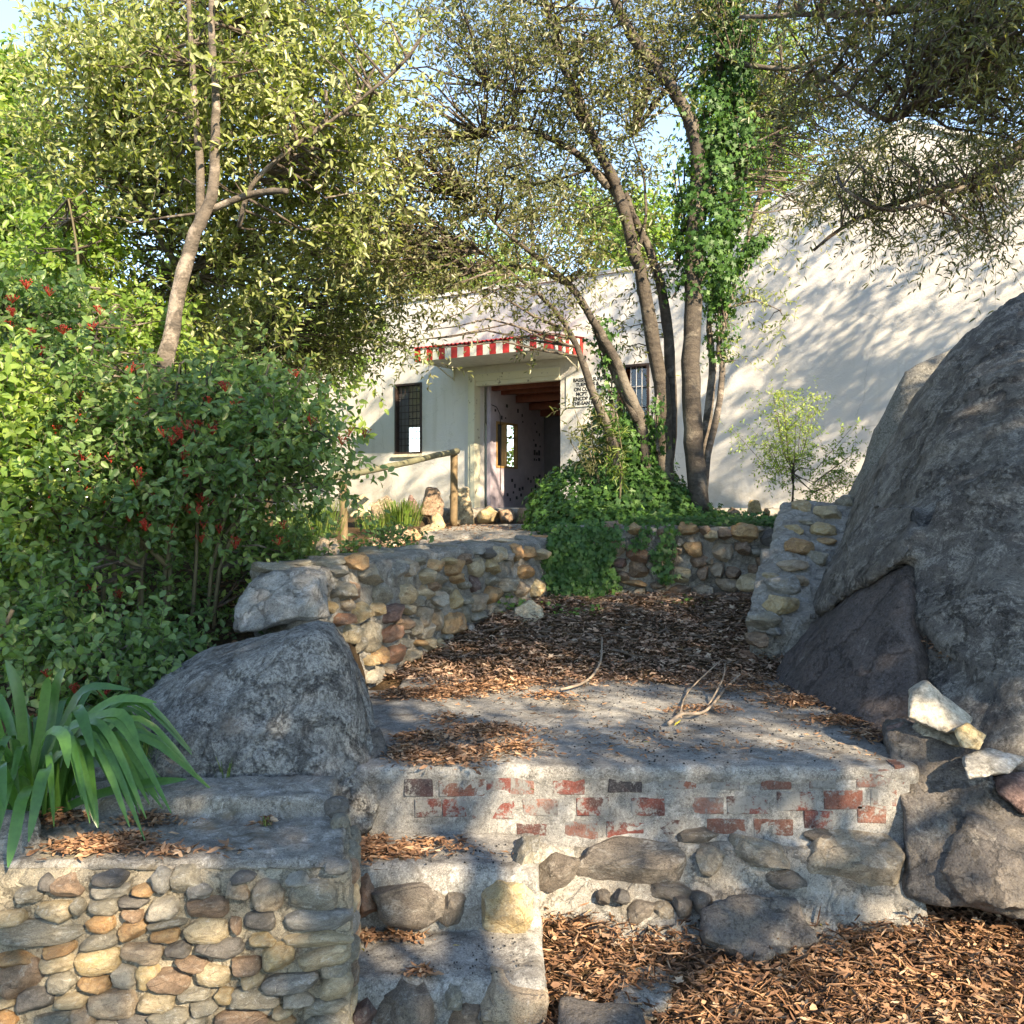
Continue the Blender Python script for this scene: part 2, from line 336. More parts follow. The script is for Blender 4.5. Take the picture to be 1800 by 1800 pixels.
def limb_tubes(mb, pts, r0, r1, n=8, sub=3):
    """smooth tapered limb through the given points"""
    p = np.array([tuple(x) for x in pts]); k = len(p); ts = np.linspace(0, k - 1, (k - 1) * sub + 1)
    out = []
    for t in ts:
        i = min(int(t), k - 2); f = t - i; p0 = p[max(i-1, 0)]; p1 = p[i]; p2 = p[i+1]; p3 = p[min(i+2, k-1)]
        out.append(0.5 * ((2*p1) + (-p0+p2)*f + (2*p0-5*p1+4*p2-p3)*f*f + (-p0+3*p1-3*p2+p3)*f**3))
    out = np.array(out); out[1:-1] += rng.normal(size=out[1:-1].shape) * r0 * 0.06
    rr = np.linspace(r0, r1, len(out)) * (1 + rng.normal(size=len(out)) * .035)
    mb.tube(out, rr, n, True, 0.02)
    return out
def connect(mb, skel, centers, r=0.012):
    """a thin curved branch from the nearest point of the limbs to each clump"""
    S = np.asarray(skel)
    for c in centers:
        w = np.linalg.norm(S - c, axis=1) + 0.8 * np.maximum(0, S[:, 2] - c[2]) ; a = S[w.argmin()]
        if np.linalg.norm(a - c) < 0.05: continue
        L = np.linalg.norm(c - a); mid = (a + c) / 2 + rng.normal(size=3) * L * .10 + np.array([0, 0, .06 * L])
        q1 = a * .56 + mid * .38 + c * .06; q2 = c * .56 + mid * .38 + a * .06
        mb.tube([a, q1, mid, q2, c], np.linspace(min(r, .004 + .009 * L), .003, 5), 5, False)
def blobs(defs):
    """defs: (px, py, rx_px, ry_px, Y, rY, count): clump centres spread through a volume"""
    out = []
    for px, py, rx, ry, Y, rY, n in defs:
        u = rng.normal(size=(n, 3)); u = unit(u) * (rng.uniform(0, 1, (n, 1)) ** (1 / 2.4))
        for a in u:
            yy = Y + a[1] * rY; p = P(px, py, Y); s = Y / FP
            out.append((p.x + a[0] * rx * s + (yy - Y) * (px - CX) / FP, yy, p.z + a[2] * ry * s - (yy - Y) * (py - HY) / FP))
    return np.array(out)

# ------------------------------------------------------------------ rock / masonry bodies: hulls fused and worn
def fused(name, hulls, voxel, mat, parent=None, amps=((0.06, 1.6), (0.02, 6.0)), seed=0.0, layers=None, origin=None, kind=None, smooth=True):
    bm = bmesh.new()
    for pts in hulls:
        vs = [bm.verts.new(tuple(p)) for p in pts]
        g = bmesh.ops.convex_hull(bm, input=vs)
        bmesh.ops.delete(bm, geom=[x for x in set(g['geom_interior'] + g['geom_unused']) if isinstance(x, bmesh.types.BMVert)], context='VERTS')
    bmesh.ops.recalc_face_normals(bm, faces=bm.faces)
    me = bpy.data.meshes.new('tmp'); bm.to_mesh(me); bm.free()
    o = bpy.data.objects.new('tmp', me); COL.objects.link(o)
    md = o.modifiers.new('r', 'REMESH'); md.mode = 'VOXEL'; md.voxel_size = voxel
    dg = bpy.context.evaluated_depsgraph_get(); me2 = bpy.data.meshes.new_from_object(o.evaluated_get(dg))
    bpy.data.objects.remove(o); bpy.data.meshes.remove(me)
    n = len(me2.vertices); v = np.zeros(n * 3, np.float32); me2.vertices.foreach_get('co', v); v = v.reshape(-1, 3)
    nr = np.zeros(n * 3, np.float32); me2.vertex_normals.foreach_get('vector', nr); nr = nr.reshape(-1, 3)
    off = Vector((seed * 13.1, seed * 7.7, seed * 3.3))
    disp = np.zeros(n)
    for amp, fr in amps:
        disp += amp * np.array([noise.noise(Vector(p.tolist()) * fr + off) + .5 * noise.noise(Vector(p.tolist()) * fr * 2.1 + off) for p in v])
    if layers:
        amp, d, fr = layers; d = Vector(d).normalized()
        w_ = np.array([noise.noise(Vector((d.dot(Vector(p.tolist())) * fr, 0.15 * p[0] * fr, 0.15 * p[1] * fr)) + off) for p in v])
        disp += amp * np.round(w_ * 3) / 3
    v = v + nr * disp[:, None]
    org = np.asarray(tuple(origin), float) if origin is not None else (v.min(0) + v.max(0)) / 2
    me2.vertices.foreach_set('co', (v - org).astype(np.float32).ravel()); me2.update()
    me2.polygons.foreach_set('use_smooth', np.full(len(me2.polygons), smooth)); me2.name = name
    me2.materials.clear(); me2.materials.append(mat)
    pl = wloc(parent) if parent is not None else Vector((0, 0, 0))
    return link(name, me2, parent, Vector(org) - pl, kind)
def hb(lo, hi): return [(x, y, z) for x in (lo[0], hi[0]) for y in (lo[1], hi[1]) for z in (lo[2], hi[2])]

# wall stones: shared unit meshes, scaled per stone
def stone_mesh(i, sub=4, nclip=5, soft=0.35):
    r = np.random.default_rng(100 + i); bm = bmesh.new(); bmesh.ops.create_icosphere(bm, subdivisions=sub, radius=1.0)
    v = np.array([x.co[:] for x in bm.verts])
    v = np.sign(v) * np.abs(v) ** 0.72; v = v / np.abs(v).max(0)
    for _ in range(nclip):
        n = unit(r.normal(size=3)); d = r.uniform(.66, .92); e = v @ n - d; v = v - np.where(e > 0, e * (.96 if nclip > 8 else .85), 0)[:, None] * n
    for k, vv in enumerate(bm.verts):
        p = Vector(v[k].tolist()); q = noise.noise(p * 1.4 + Vector((i * 9.1, 0, 0))) * .13 + noise.noise(p * 3.5 + Vector((i, 5, 0))) * .06 + abs(noise.noise(p * 8 + Vector((i, 2, 0)))) * -.035 + noise.noise(p * 17) * .012
        vv.co = p * (1 + q)
    me = bpy.data.meshes.new('stone'); bm.to_mesh(me); bm.free(); me.polygons.foreach_set('use_smooth', np.ones(len(me.polygons), bool))
    return me
STONES = {}
_base = [stone_mesh(i, 4, 4 if i < 8 else 15) for i in range(18)]
for me in _base[8:]: me.set_sharp_from_angle(angle=R(24))
for me in _base: me.materials.append(None)
def stone(parent, c, right, up, w_, h_, dep, rot, col, rough=False, name='stone'):
    i = random.randrange(8, 18) if rough else random.randrange(0, 8)
    right = Vector(right).normalized(); up = Vector(up).normalized(); out = right.cross(up)
    a = R(rot); r2 = right * math.cos(a) + up * math.sin(a); u2 = up * math.cos(a) - right * math.sin(a)
    fl = random.choice((-1, 1))
    o = link(name, _base[i], parent); o.material_slots[0].link = 'OBJECT'; o.material_slots[0].material = ST[col]
    Mx = Matrix((r2 * (w_ / 2) * fl, out * (dep / 2) * -fl, u2 * (h_ / 2))).transposed().to_4x4()
    Mx.translation = Vector(c) - wloc(parent)
    o.matrix_local = Mx
    return o

from mathutils.bvhtree import BVHTree
def hit_Y(o, px, py, default):
    key = o.name
    if key not in _bvh:
        wl = wloc(o); _bvh[key] = BVHTree.FromPolygons([v.co + wl for v in o.data.vertices], [tuple(p.vertices) for p in o.data.polygons])
    org = Vector((0, 0, EYE)); d = (P(px, py, 5) - org).normalized(); h = _bvh[key].ray_cast(org, d)
    return h[0].y if h[0] is not None else default
_bvh = {}
# ------------------------------------------------------------------ curved wall line, ground heights
CW = [(-1.18, 5.15), (-0.98, 5.35), (-0.83, 5.70), (-0.66, 6.10), (-0.42, 6.60), (-0.10, 7.15), (0.25, 7.70), (0.45, 8.05)]
_cwy = np.array([p[1] for p in CW]); _cwx = np.array([p[0] for p in CW])
def nz(x, y, f, s=0.0):
    x = np.asarray(x, float); y = np.asarray(y, float)
    return (np.sin(x*f*1.3 + s + 1.7*np.sin(y*f*.9 + s)) + np.sin(y*f*1.7 + 2*s + 1.3*np.sin(x*f*1.1)) + .6*np.sin((x+y)*f*2.9+s) ) / 2.6
def ground(x, y):
    x = np.asarray(x, float); y = np.asarray(y, float)
    front = np.clip(.17 * (y - 3.1), -.05, .14) + .012 * nz(x, y, 3)
    bed = .52 + .80 * sm(3.6, 7.4, y) + .02 * nz(x, y, 2.2, 1)
    plat = .57 + .36 * sm(5.15, 7.9, y + .18 * nz(x, y, 1.6, 2)) + .012 * nz(x, y, 6)
    back = 1.36 + .18 * sm(9.0, 11.4, y) * np.where((x > -1.0) & (x < 1.0), 0, 1) + .012 * nz(x, y, 2, 3)
    cx = np.interp(y, _cwy, _cwx)
    leftside = np.where(y < 5.15, x < -.9, x < cx - .12)
    h = front
    h = np.where((y > 3.9) & ~leftside, plat, h)
    h = np.where((y > 3.55) & (x < -.9), bed, h)
    h = np.where((y > 5.15) & leftside, np.maximum(bed, 0), h)
    h = np.where(y > 8.2, back, h)
    h = np.where((y > 7.4) & leftside & ((y < 8.3) | (x < -.95)), 1.30 + .25 * sm(8, 11.5, y), h)
    right = .12 + 1.4 * sm(4, 9, y)
    h = np.where((x > np.where(y > 6.2, 2.6, 1.9)) & (y > 3.9) & (y < 8.2), right, h)
    h = np.where(y > 11.75, 1.60, h)
    far = sm(25, 120, np.hypot(x, y)); h = h * (1 - far) + (1.6 * (y > 0)) * far
    return h
gx = np.concatenate([-np.geomspace(220, 7.2, 16), np.arange(-7, 7.01, .07), np.geomspace(7.2, 220, 16)])
gy = np.concatenate([-np.geomspace(220, 3.2, 16), np.arange(-3, 14.01, .07), np.geomspace(14.4, 260, 14)])
X, Yg = np.meshgrid(gx, gy); Z = ground(X, Yg)
mb = MB(); nx = len(gx); ny = len(gy)
ii = (np.arange(ny - 1)[:, None] * nx + np.arange(nx - 1)[None, :]).ravel()
mb.add(np.stack([X, Yg, Z], -1).reshape(-1, 3), np.stack([ii, ii + 1, ii + nx + 1, ii + nx], -1))
g = mb.build('ground', M_soil, origin=(0, 0, 0)); tag(g, 'leaf strewn soil and garden earth', None, kind='structure')

# ------------------------------------------------------------------ building (facade frame: s along the wall, t out of it, z above the terrace)
FZ = 1.65
UO = Vector((-1.534, 16.5, FZ)); UU = Vector((0.851, -0.525, 0)).normalized(); UN = Vector((-UU.y * -1, 0, 0))
UN = Vector((UU.y, -UU.x, 0)).normalized()          # out of the wall, towards the garden
def F(p): return UO + UU * p[0] + UN * p[1] + Vector((0, 0, p[2]))
bld = thing('building', 'long white plastered building with gable, dark doorway and barred windows behind the trees', 'building', tuple(F((2, 0, 0))))
def fbox(mb, s0, s1, t0, t1, z0, z1): mb.box((s0, t0, z0), (s1, t1, z1), F)
TH = .28
mb = MB()
for s0, s1, z0, z1 in [(-9,-.579,-.5,3.55),(-.579,0,-.5,.93),(-.579,0,2.145,3.55),(0,1.087,-.5,3.55),(1.087,2.69,2.07,3.55),(2.69,3.67,-.5,3.55),(3.67,4.19,-.5,1.18),(3.67,4.19,2.145,3.55),(4.19,4.70,-.5,3.55)]:
    fbox(mb, s0, s1, -TH, 0, z0, z1)
v = [F((s, t, z)) for t in (0, -TH) for s, z in ((4.70,-.5),(10.8,-.5),(10.8,3.5),(7.74,4.95),(4.70,3.55))]
mb.add(v, [(0,1,2,4),(5,9,7,6),(0,5,6,1),(1,6,7,2)], [(2,3,4),(7,9,8),(2,7,3),(7,8,3),(3,8,4),(8,9,4),(4,9,0),(9,5,0)])
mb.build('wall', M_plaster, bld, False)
mb = MB()                                            # thin coping on the gable and parapet
for a, b in (((-9, 3.55), (4.70, 3.55)), ((4.70, 3.55), (7.74, 4.95)), ((7.74, 4.95), (10.9, 3.5))):
    vv = [F((s, t, z + dz)) for (s, z) in (a, b) for t in (.035, -TH - .03) for dz in (.002, .055)]
    mb.add(vv, [(0,1,5,4),(2,6,7,3),(1,3,7,5),(0,4,6,2),(0,2,3,1),(4,5,7,6)])
mb.build('coping', M_plaster, bld, False)
mb = MB()
for sA, zA, sB, zB in ((4.75, 3.45, 7.74, 4.80), (7.74, 4.80, 10.9, 3.35)):
    vv = [F((s, t, z)) for (s, z) in ((sA, zA), (sB, zB)) for t in (-TH - .01, -9)]
    mb.add(vv, [(0,2,3,1)])
fbox(mb, 4.5, 4.74, -9, -TH - .01, -.5, 3.3); fbox(mb, 10.6, 10.85, -9, -TH - .01, -.5, 3.3); fbox(mb, 4.75, 10.6, -9.2, -9, -.5, 3.3)
mb.build('gable_roof', plain('grey_roof', (0.3,0.3,0.3)), bld, False)
# rooms behind the openings
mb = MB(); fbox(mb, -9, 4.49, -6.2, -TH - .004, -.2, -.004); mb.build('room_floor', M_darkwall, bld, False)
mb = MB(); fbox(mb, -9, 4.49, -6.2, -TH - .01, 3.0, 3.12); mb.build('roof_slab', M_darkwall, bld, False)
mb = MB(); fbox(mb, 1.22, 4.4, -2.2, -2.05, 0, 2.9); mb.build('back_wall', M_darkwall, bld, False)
mb = MB()
for t0, t1, z0, z1 in [(-.47,-TH-.01,0,2.9),(-1.15,-.47,0,.68),(-1.15,-.47,1.46,2.9),(-2.2,-1.15,0,2.9)]: mb.box((1.13,t0,z0),(1.2,t1,z1),F)
mb.build('inner_wall', M_mauve, bld, False)
mb = MB()                                            # rear wall of the left room with two openings on to the garden behind
for s0, s1, z0, z1 in [(-9,-4.4,0,3),(-4.4,-2.4,0,.2),(-4.4,-2.4,1.9,3),(-2.4,-1.9,0,3),(-1.9,.6,0,.2),(-1.9,.6,1.9,3),(.6,1.05,0,3)]: fbox(mb, s0, s1, -5.0, -4.85, z0, z1)
mb.build('rear_wall', M_cream, bld, False)
# dark tiles on the inner wall
tiles = [(.42,1.62),(.62,1.50),(.75,1.52),(.78,1.72),(1.15,1.66),(1.3,1.6),(1.32,1.5),(1.75,1.5),(1.8,1.35),(1.7,1.2),(1.76,1.1),(1.9,1.3),(1.93,1.1),(1.72,.95),(1.8,.95),(1.88,.95),(1.72,.85),(1.8,.85),(1.88,.85),(1.5,.5),(1.6,.45),(1.7,.52),(1.8,.5),(1.9,.55),(1.62,.3),(1.75,.32),(1.85,.3),(1.95,.3),(1.2,.3),(1.3,.32),(1.25,.2),(1.05,.35),(.95,.45),(1.0,.25),(1.1,.15),(1.35,.12),(1.5,.2),(.8,.2),(.9,.12),(1.9,.12),(1.8,.15)]
for i, (t, z) in enumerate(tiles):
    mb = MB(); sz = random.choice((.03, .04, .055)); h = sz * random.choice((1, 1, 1.7)); mb.box((1.2, -t - sz, z), (1.206, -t, z + h), F)
    mb.build('wall_tile', M_tile, bld, False)
# inner window frame
iw = thing('tmp', '', ''); bpy.data.objects.remove(iw)
mb = MB()
for t0, t1, z0, z1 in [(-.50,-.465,.68,1.46),(-1.155,-1.12,.68,1.46),(-1.12,-.50,.68,.715),(-1.12,-.50,1.425,1.46),(-.80,-.775,.715,1.425),(-1.12,-.80,1.2,1.22)]: mb.box((1.14,t0,z0),(1.212,t1,z1),F)
fr = mb.build('window_frame', M_frame, bld, False)
mb = MB(); mb.box((1.16,-.775,.715),(1.163,-.50,1.425),F); mb.build('pane', M_glass, fr, False)
mb = MB()                                            # hanging cable
mb.tube([F((1.22,-.3,1.72)),F((1.22,-.45,1.70)),F((1.225,-.55,1.58)),F((1.22,-.58,1.3)),F((1.22,-.58,.3))], .006, 5); mb.build('cable', M_black, bld)
# sloping ceiling of boards on four beams
for i, (t, z) in enumerate([(-.32,2.06),(-.62,2.02),(-1.1,1.93),(-1.55,1.84),(-1.95,1.76)]):
    mb = MB(); fbox(mb, 1.2, 4.4, t - .09, t, z - .10, z + .02); mb.build('ceiling_beam', M_beam, bld, False)
for i in range(22):
    s = 1.22 + i * .145
    mb = MB(); a = [F((s + ds, t, z + dz)) for ds in (0, .125) for t, z in ((-TH - .01, 2.10), (-2.05, 1.79)) for dz in (0, .02)]
    mb.add(a, [(0,2,3,1),(4,5,7,6),(0,4,6,2),(1,3,7,5),(0,1,5,4),(2,6,7,3)]); mb.build('ceiling_board', M_reed, bld, False)
# door surround
df = MB()
fbox(df, .98, 1.087, .002, .05, 0, 2.19); fbox(df, 1.087, 2.69, .002, .05, 2.072, 2.19); fbox(df, 1.04, 1.12, -.10, .07, 0, 2.14)
fbox(df, 1.12, 2.69, -.10, .03, 2.0, 2.07)
df.build('door_frame', M_cream, bld, False)
mb = MB(); fbox(mb, .95, 2.85, -TH, .35, -.06, .004); mb.build('door_sill', M_cement, bld, False)
# barred windows
def barred(s0, s1, z0, z1, nb, ncross, sash):
    m = MB(); f = .035
    for a in [(s0,s0+f,z0,z1),(s1-f,s1,z0,z1),(s0+f,s1-f,z0,z0+f),(s0+f,s1-f,z1-f,z1)]: fbox(m, a[0], a[1], -.12, .025, a[2], a[3])
    w_ = m.build('window', M_iron, bld, False)
    for i in range(nb):
        s = s0 + f + (s1 - s0 - 2 * f) * (i + 1) / (nb + 1); m = MB(); m.tube([F((s, -.01, z0 + f)), F((s, -.01, z1 - f))], .006, 6); m.build('bar', M_iron if sash else M_greymetal, w_)
    for i in range(ncross):
        z = z0 + f + (z1 - z0 - 2 * f) * (i + 1) / (ncross + 1); m = MB(); m.tube([F((s0 + f, -.018, z)), F((s1 - f, -.018, z))], .007, 6); m.build('bar', M_iron if sash else M_greymetal, w_)
    m = MB(); fbox(m, s0 + f, s0 + f + (s1 - s0) * .32, -.10, -.07, z0 + f, z1 - f); 
    if sash: m.build('shutter', plain('grey_shutter', (0.16,0.16,0.18)), w_, False)
    m = MB(); fbox(m, s0 + (s1 - s0) * .34, s1 - f, -.115, -.11, (z0 + z1) / 2 + .2 if sash else z0 + f, z1 - f); m.build('pane', M_glass, w_, False)
    m = MB(); fbox(m, s0 - .03, s1 + .03, .002, .05, z0 - .05, z0 - .002); m.build('sill', M_cream, w_, False)
barred(-.579, 0, .93, 2.145, 5, 9, True); barred(3.67, 4.19, 1.18, 2.145, 4, 2, False)
mb = MB(); fbox(mb, 3.5, 4.4, -1.2, -1.0, 1.0, 2.9); mb.build('partition', M_iron, bld, False)
# striped awning
AW0, AW1, AD = .62, 3.09, 1.02                       # wall positions are those of the awning's two ends
aw = MB()
def zt(t): return 2.52 + (1 - t / AD) * .10
ns = 124; rows = []
for i in range(ns + 1):
    s = AW0 - .03 + (AW1 - AW0 + .06) * i / ns; dz = .014 * math.sin(i / ns * 2 * math.pi * 31)
    rows.append([F((s, AD + .03, zt(AD) + dz)), F((s, 0.003, zt(0) + dz)), F((s, AD + .03, zt(AD) + dz + .006)), F((s, 0.003, zt(0) + dz + .006))])
vv = [p for r_ in rows for p in r_]; qq = []
for i in range(ns):
    a = i * 4; qq += [(a, a + 1, a + 5, a + 4), (a + 2, a + 6, a + 7, a + 3), (a, a + 4, a + 6, a + 2)]
aw.add(vv, qq); awn = aw.build('awning', M_red, bld)
mb = MB(); fbox(mb, AW0 + .015, AW1 - .015, .003, AD - .015, 2.33, 2.345); mb.build('soffit', M_white, awn, False)
nst = 21
for i in range(nst):
    a = AW0 + (AW1 - AW0) * i / nst; b = AW0 + (AW1 - AW0) * (i + 1) / nst
    m = MB(); fbox(m, a, b - .001, AD - .012, AD, 2.315, zt(AD) - .012); m.build('stripe', M_red if i % 2 == 0 else M_white, awn, False)
for s in (AW0, AW1 - .012):
    for i in range(9):
        t0 = AD * i / 9; t1 = AD * (i + 1) / 9; m = MB(); fbox(m, s, s + .012, t0 + .004, t1 - .014, 2.315, zt(t1) - .014)
        m.build('stripe', (M_red if (i % 2 == 0) else M_white) if s > 1 else M_white, awn, False)
for s in (AW0 + .05, AW1 - .08):
    m = MB(); m.tube([F((s, .01, 2.12)), F((s, .01, 2.32))], .012, 6); m.tube([F((s, .012, 2.14)), F((s, .55, 2.33))], .010, 6); m.build('bracket', M_cream, awn)
# notice board
sg = thing('notice_sign', 'white lettered notice board on the plaster wall between doorway and small window', 'sign', tuple(F((3.17, .01, 1.58))))
m = MB(); fbox(m, 2.80, 3.56, .004, .018, 1.56, 2.03); m.build('board', M_signwhite, sg, False)
for i, tx in enumerate(["BASSEN & SUN", "TUENHYS &", "ON CONSUM", "MCPT. 7 & E", "ENCDP & 1-00", "THE-SAN BEN-S"]):
    c = bpy.data.curves.new('t', 'FONT'); c.body = tx; c.size = .078; c.extrude = .0015; c.offset = .0022; c.align_x = 'CENTER'; c.space_character = .95
    to = bpy.data.objects.new('t', c); COL.objects.link(to); dg = bpy.context.evaluated_depsgraph_get()
    me = bpy.data.meshes.new_from_object(to.evaluated_get(dg)); bpy.data.objects.remove(to); me.materials.clear(); me.materials.append(M_black)
    l = link('lettering', me, sg); Mx = Matrix((UU, Vector((0, 0, 1)), UN)).transposed().to_4x4(); Mx.translation = F((3.17, .020, 1.945 - i * .072)) - wloc(sg); l.matrix_local = Mx

# ------------------------------------------------------------------ terrace, path, platform, steps
tr = fused('terrace_slab', [[(-1.0,11.5,1.3),(-1.0,11.5,1.645),(2.6,11.42,1.3),(2.6,11.42,1.645),(-3,18.5,1.3),(-3,18.5,1.645),(6.3,13.3,1.3),(6.3,13.3,1.645)]], .06, M_cement_warm, amps=((.012, 2),(.006, 9)))
tr.name = 'terrace_floor'; tag(tr, 'worn cement terrace in front of the doorway', None, kind='structure')
pth = fused('path', [[(-.95,6.75,1.1),(-.95,6.75,1.335),(.42,7.95,1.1),(.42,7.95,1.37),(.75,9.2,1.1),(.75,9.2,1.39),(-.75,9.2,1.1),(-.75,9.2,1.38)],
                     [(-.80,8.6,1.1),(-.80,8.6,1.43),(.8,8.45,1.1),(.8,8.45,1.44),(1.2,11.6,1.1),(1.2,11.6,1.46),(-.55,11.6,1.1),(-.55,11.6,1.46)]], .04, M_cement_warm, amps=((.02, 3),(.012, 9)))
tag(pth, 'worn cement path climbing to the terrace', None, kind='structure')
rs = thing('terrace_step', 'low step of tan blocks below the building terrace', 'step', (0.2, 11.4, 1.45))
for px, w_, c in [(858,34,'y'),(892,30,'b'),(925,34,'b'),(962,40,'b'),(995,34,'b'),(1030,40,'t')]:
    p = P(px, 906, 11.3); stone(rs, p, (1,0,0), (0,0,1), w_ * 11.35 / FP * 1.15, .22, .4, random.uniform(-8, 8), c, True)

plat = thing('cement_platform', 'raised cement platform with patchy red brick front above the steps', 'platform', (0.5, 3.8, 0))
fused('slab', [hb((-.98,4.1,.1),(0,5.5,.622)), hb((-.66,3.83,.1),(1.62,8.0,.628)), [(-.60,3.80,.585),(1.60,3.80,.585),(-.60,3.80,.632),(1.60,3.80,.632),(-.60,4.0,.632),(1.60,4.0,.632),(-.60,4.0,.585),(1.60,4.0,.585)]], .026, M_cement, plat, ((.010, 2.2),(.005, 9),(.003, 24)))
fused('brick_wall', [[(-.62,3.815,.3),(-.62,3.815,.60),(1.575,3.815,.3),(1.575,3.815,.60),(-.62,4.0,.3),(1.575,4.0,.60),(-.62,4.0,.6),(1.575,4.0,.3)],
                      [(-.6,3.80,.335),(1.56,3.80,.335),(-.6,3.74,.25),(1.56,3.72,.22),(-.6,3.9,.335),(1.56,3.9,.335),(-.6,3.9,.2),(1.56,3.9,.2)]], .018, M_wash, plat, ((.007, 4),(.004, 14),(.002, 40)))
def brickmat(name, col, dark, thr):
    k = NT(name); v = k.vec(1); a = k.noise(v, 9, 6, 0.75); b = k.noise(v, 60, 8, 0.85); d = k.noise(v, 5, 4, .6)
    c = k.mix(k.ramp(d, [(0.42, 0), (0.58, 1)]), col, dark)
    m = k.n('Math', {0: k.n('Math', {0: a, 1: k.n('Math', {0: b, 1: .45}, operation='MULTIPLY').outputs[0]}, operation='ADD').outputs[0], 1: .72 - thr}, operation='SUBTRACT').outputs[0]
    c = k.mix(k.ramp(m, [(0.0, 0), (0.05, 1)]), c, k.mix(k.ramp(a, [(.4,0),(.6,1)]), (0.20,0.20,0.198), (0.31,0.305,0.29)))
    c = k.mix(k.ramp(b, [(0.36, 0.8), (0.5, 0)]), c, (0.35,0.34,0.33), 'MULTIPLY'); c = k.mix(k.ramp(k.noise(v, 150, 4, .8), [(0.52, 0), (0.66, 0.5)]), c, (0.34,0.33,0.32))
    return k.bsdf(c, 0.9, k.bump(b, 1.0, 0.015), 0.2)
B_r = brickmat('brick_red', (0.28,0.11,0.08), (0.19,0.095,0.075), -.02); B_m = brickmat('brick_half_washed', (0.26,0.08,0.065), (0.11,0.06,0.055), .0)
B_d = brickmat('brick_dark', (0.06,0.055,0.06), (0.11,0.06,0.06), -.05); B_f = brickmat('brick_faint', (0.30,0.14,0.11), (0.2,0.16,0.15), .05)
for px, py, w_, m_ in [(735,1387,50,B_d),(812,1386,80,B_r),(877,1385,42,B_m),(918,1384,40,B_f),(1000,1382,56,B_m),(1100,1379,56,B_d),(1195,1373,56,B_r),(1278,1374,50,B_f),(1367,1373,52,B_r),(1448,1371,44,B_f),(1540,1369,60,B_f),(1583,1364,18,B_r),
                       (752,1423,44,B_m),(798,1423,40,B_m),(867,1425,74,B_m),(950,1421,60,B_f),(1042,1421,54,B_m),(1140,1421,58,B_m),(1230,1418,84,B_f),(1316,1418,72,B_m),(1402,1411,66,B_m),(1485,1408,66,B_r),(1556,1404,44,B_f),
                       (935,1466,50,B_m),(1022,1463,56,B_f),(1100,1463,64,B_m),(1195,1458,76,B_m),(1278,1458,68,B_r),(1362,1457,68,B_r),(1440,1444,50,B_m),(1535,1434,48,B_r)]:
    p = P(px, py, 3.80); hw = w_ / 2 * 3.8 / FP; hh = 14.5 * 3.8 / FP; m = MB()
    j = lambda: random.uniform(-.003, .003)
    vv = [(p.x-hw+j(), 3.8115, p.z-hh+j()), (p.x+hw+j(), 3.8115, p.z-hh+j()), (p.x+hw+j(), 3.8115, p.z+hh+j()), (p.x-hw+j(), 3.8115, p.z+hh+j())]
    vv = vv + [(p.x + (a - p.x) * 1.05, 3.816, p.z + (c - p.z) * 1.12) for a, b, c in vv] + [(p.x + (a - p.x) * 1.05, 3.9, p.z + (c - p.z) * 1.12) for a, b, c in vv]
    m.add(vv, [(0,1,2,3)] + [(4+k, 4+(k+1)%4, (k+1)%4, k) for k in range(4)] + [(8+k, 8+(k+1)%4, 4+(k+1)%4, 4+k) for k in range(4)])
    m.build('brick', m_, plat, False)
# footing of blocks under the bricks
fused('footing', [[(.04,3.78,.33),(1.58,3.76,.33),(.04,3.63,.14),(1.56,3.60,.10),(.04,3.62,-.1),(1.56,3.58,-.1),(.04,4,.33),(1.58,4,.33),(.04,4,-.1),(1.58,4,-.1)],
                  [(.3,3.62,.15),(1.2,3.60,.14),(.28,3.50,.04),(1.2,3.46,.04),(.3,3.62,-.1),(1.2,3.60,-.1),(.28,3.5,-.1),(1.2,3.46,-.1)]], .02, M_mortar_grey, plat, ((.018, 5),(.009, 16),(.004, 40)))
for px, py, w_, h_, Y, dep, rot, c in [(985,1545,90,75,3.64,.22,5,'k'),(1115,1535,210,100,3.66,.26,-3,'k'),(1255,1527,62,52,3.66,.16,-25,'u'),(1345,1515,115,62,3.66,.2,-12,'u'),(1385,1560,90,40,3.63,.15,0,'k'),
                                (1512,1535,190,135,3.68,.34,-4,'u'),(1180,1585,90,40,3.60,.14,-6,'k'),(1062,1590,30,28,3.56,.1,0,'k'),(1132,1617,56,44,3.53,.13,10,'k'),(1172,1612,34,34,3.54,.1,0,'u'),(1205,1607,40,34,3.53,.1,0,'k'),(1240,1600,44,36,3.54,.12,0,'k'),(1098,1592,30,26,3.56,.1,0,'d'),
                                (1455,1482,80,36,3.74,.12,-8,'k'),(1235,1480,80,34,3.74,.12,-4,'k')]:
    s_ = Y / FP; stone(plat, P(px, py, Y) + Vector((0, .05 + dep * .24, 0)), (1,0,0), (0,0,1), w_ * s_, h_ * s_, dep, rot, c, True)
fused('stone', [[P(1290,1570,3.58),P(1400,1575,3.6),P(1445,1655,3.46),P(1330,1690,3.34),P(1240,1650,3.42),P(1235,1600,3.52)] + [Vector((p.x, p.y + .15, p.z - .15)) for p in (P(1290,1570,3.58),P(1400,1575,3.6),P(1445,1655,3.46),P(1330,1690,3.34),P(1240,1650,3.42))]], .014, M_boulder_low, plat, ((.02, 5),(.008, 16)))

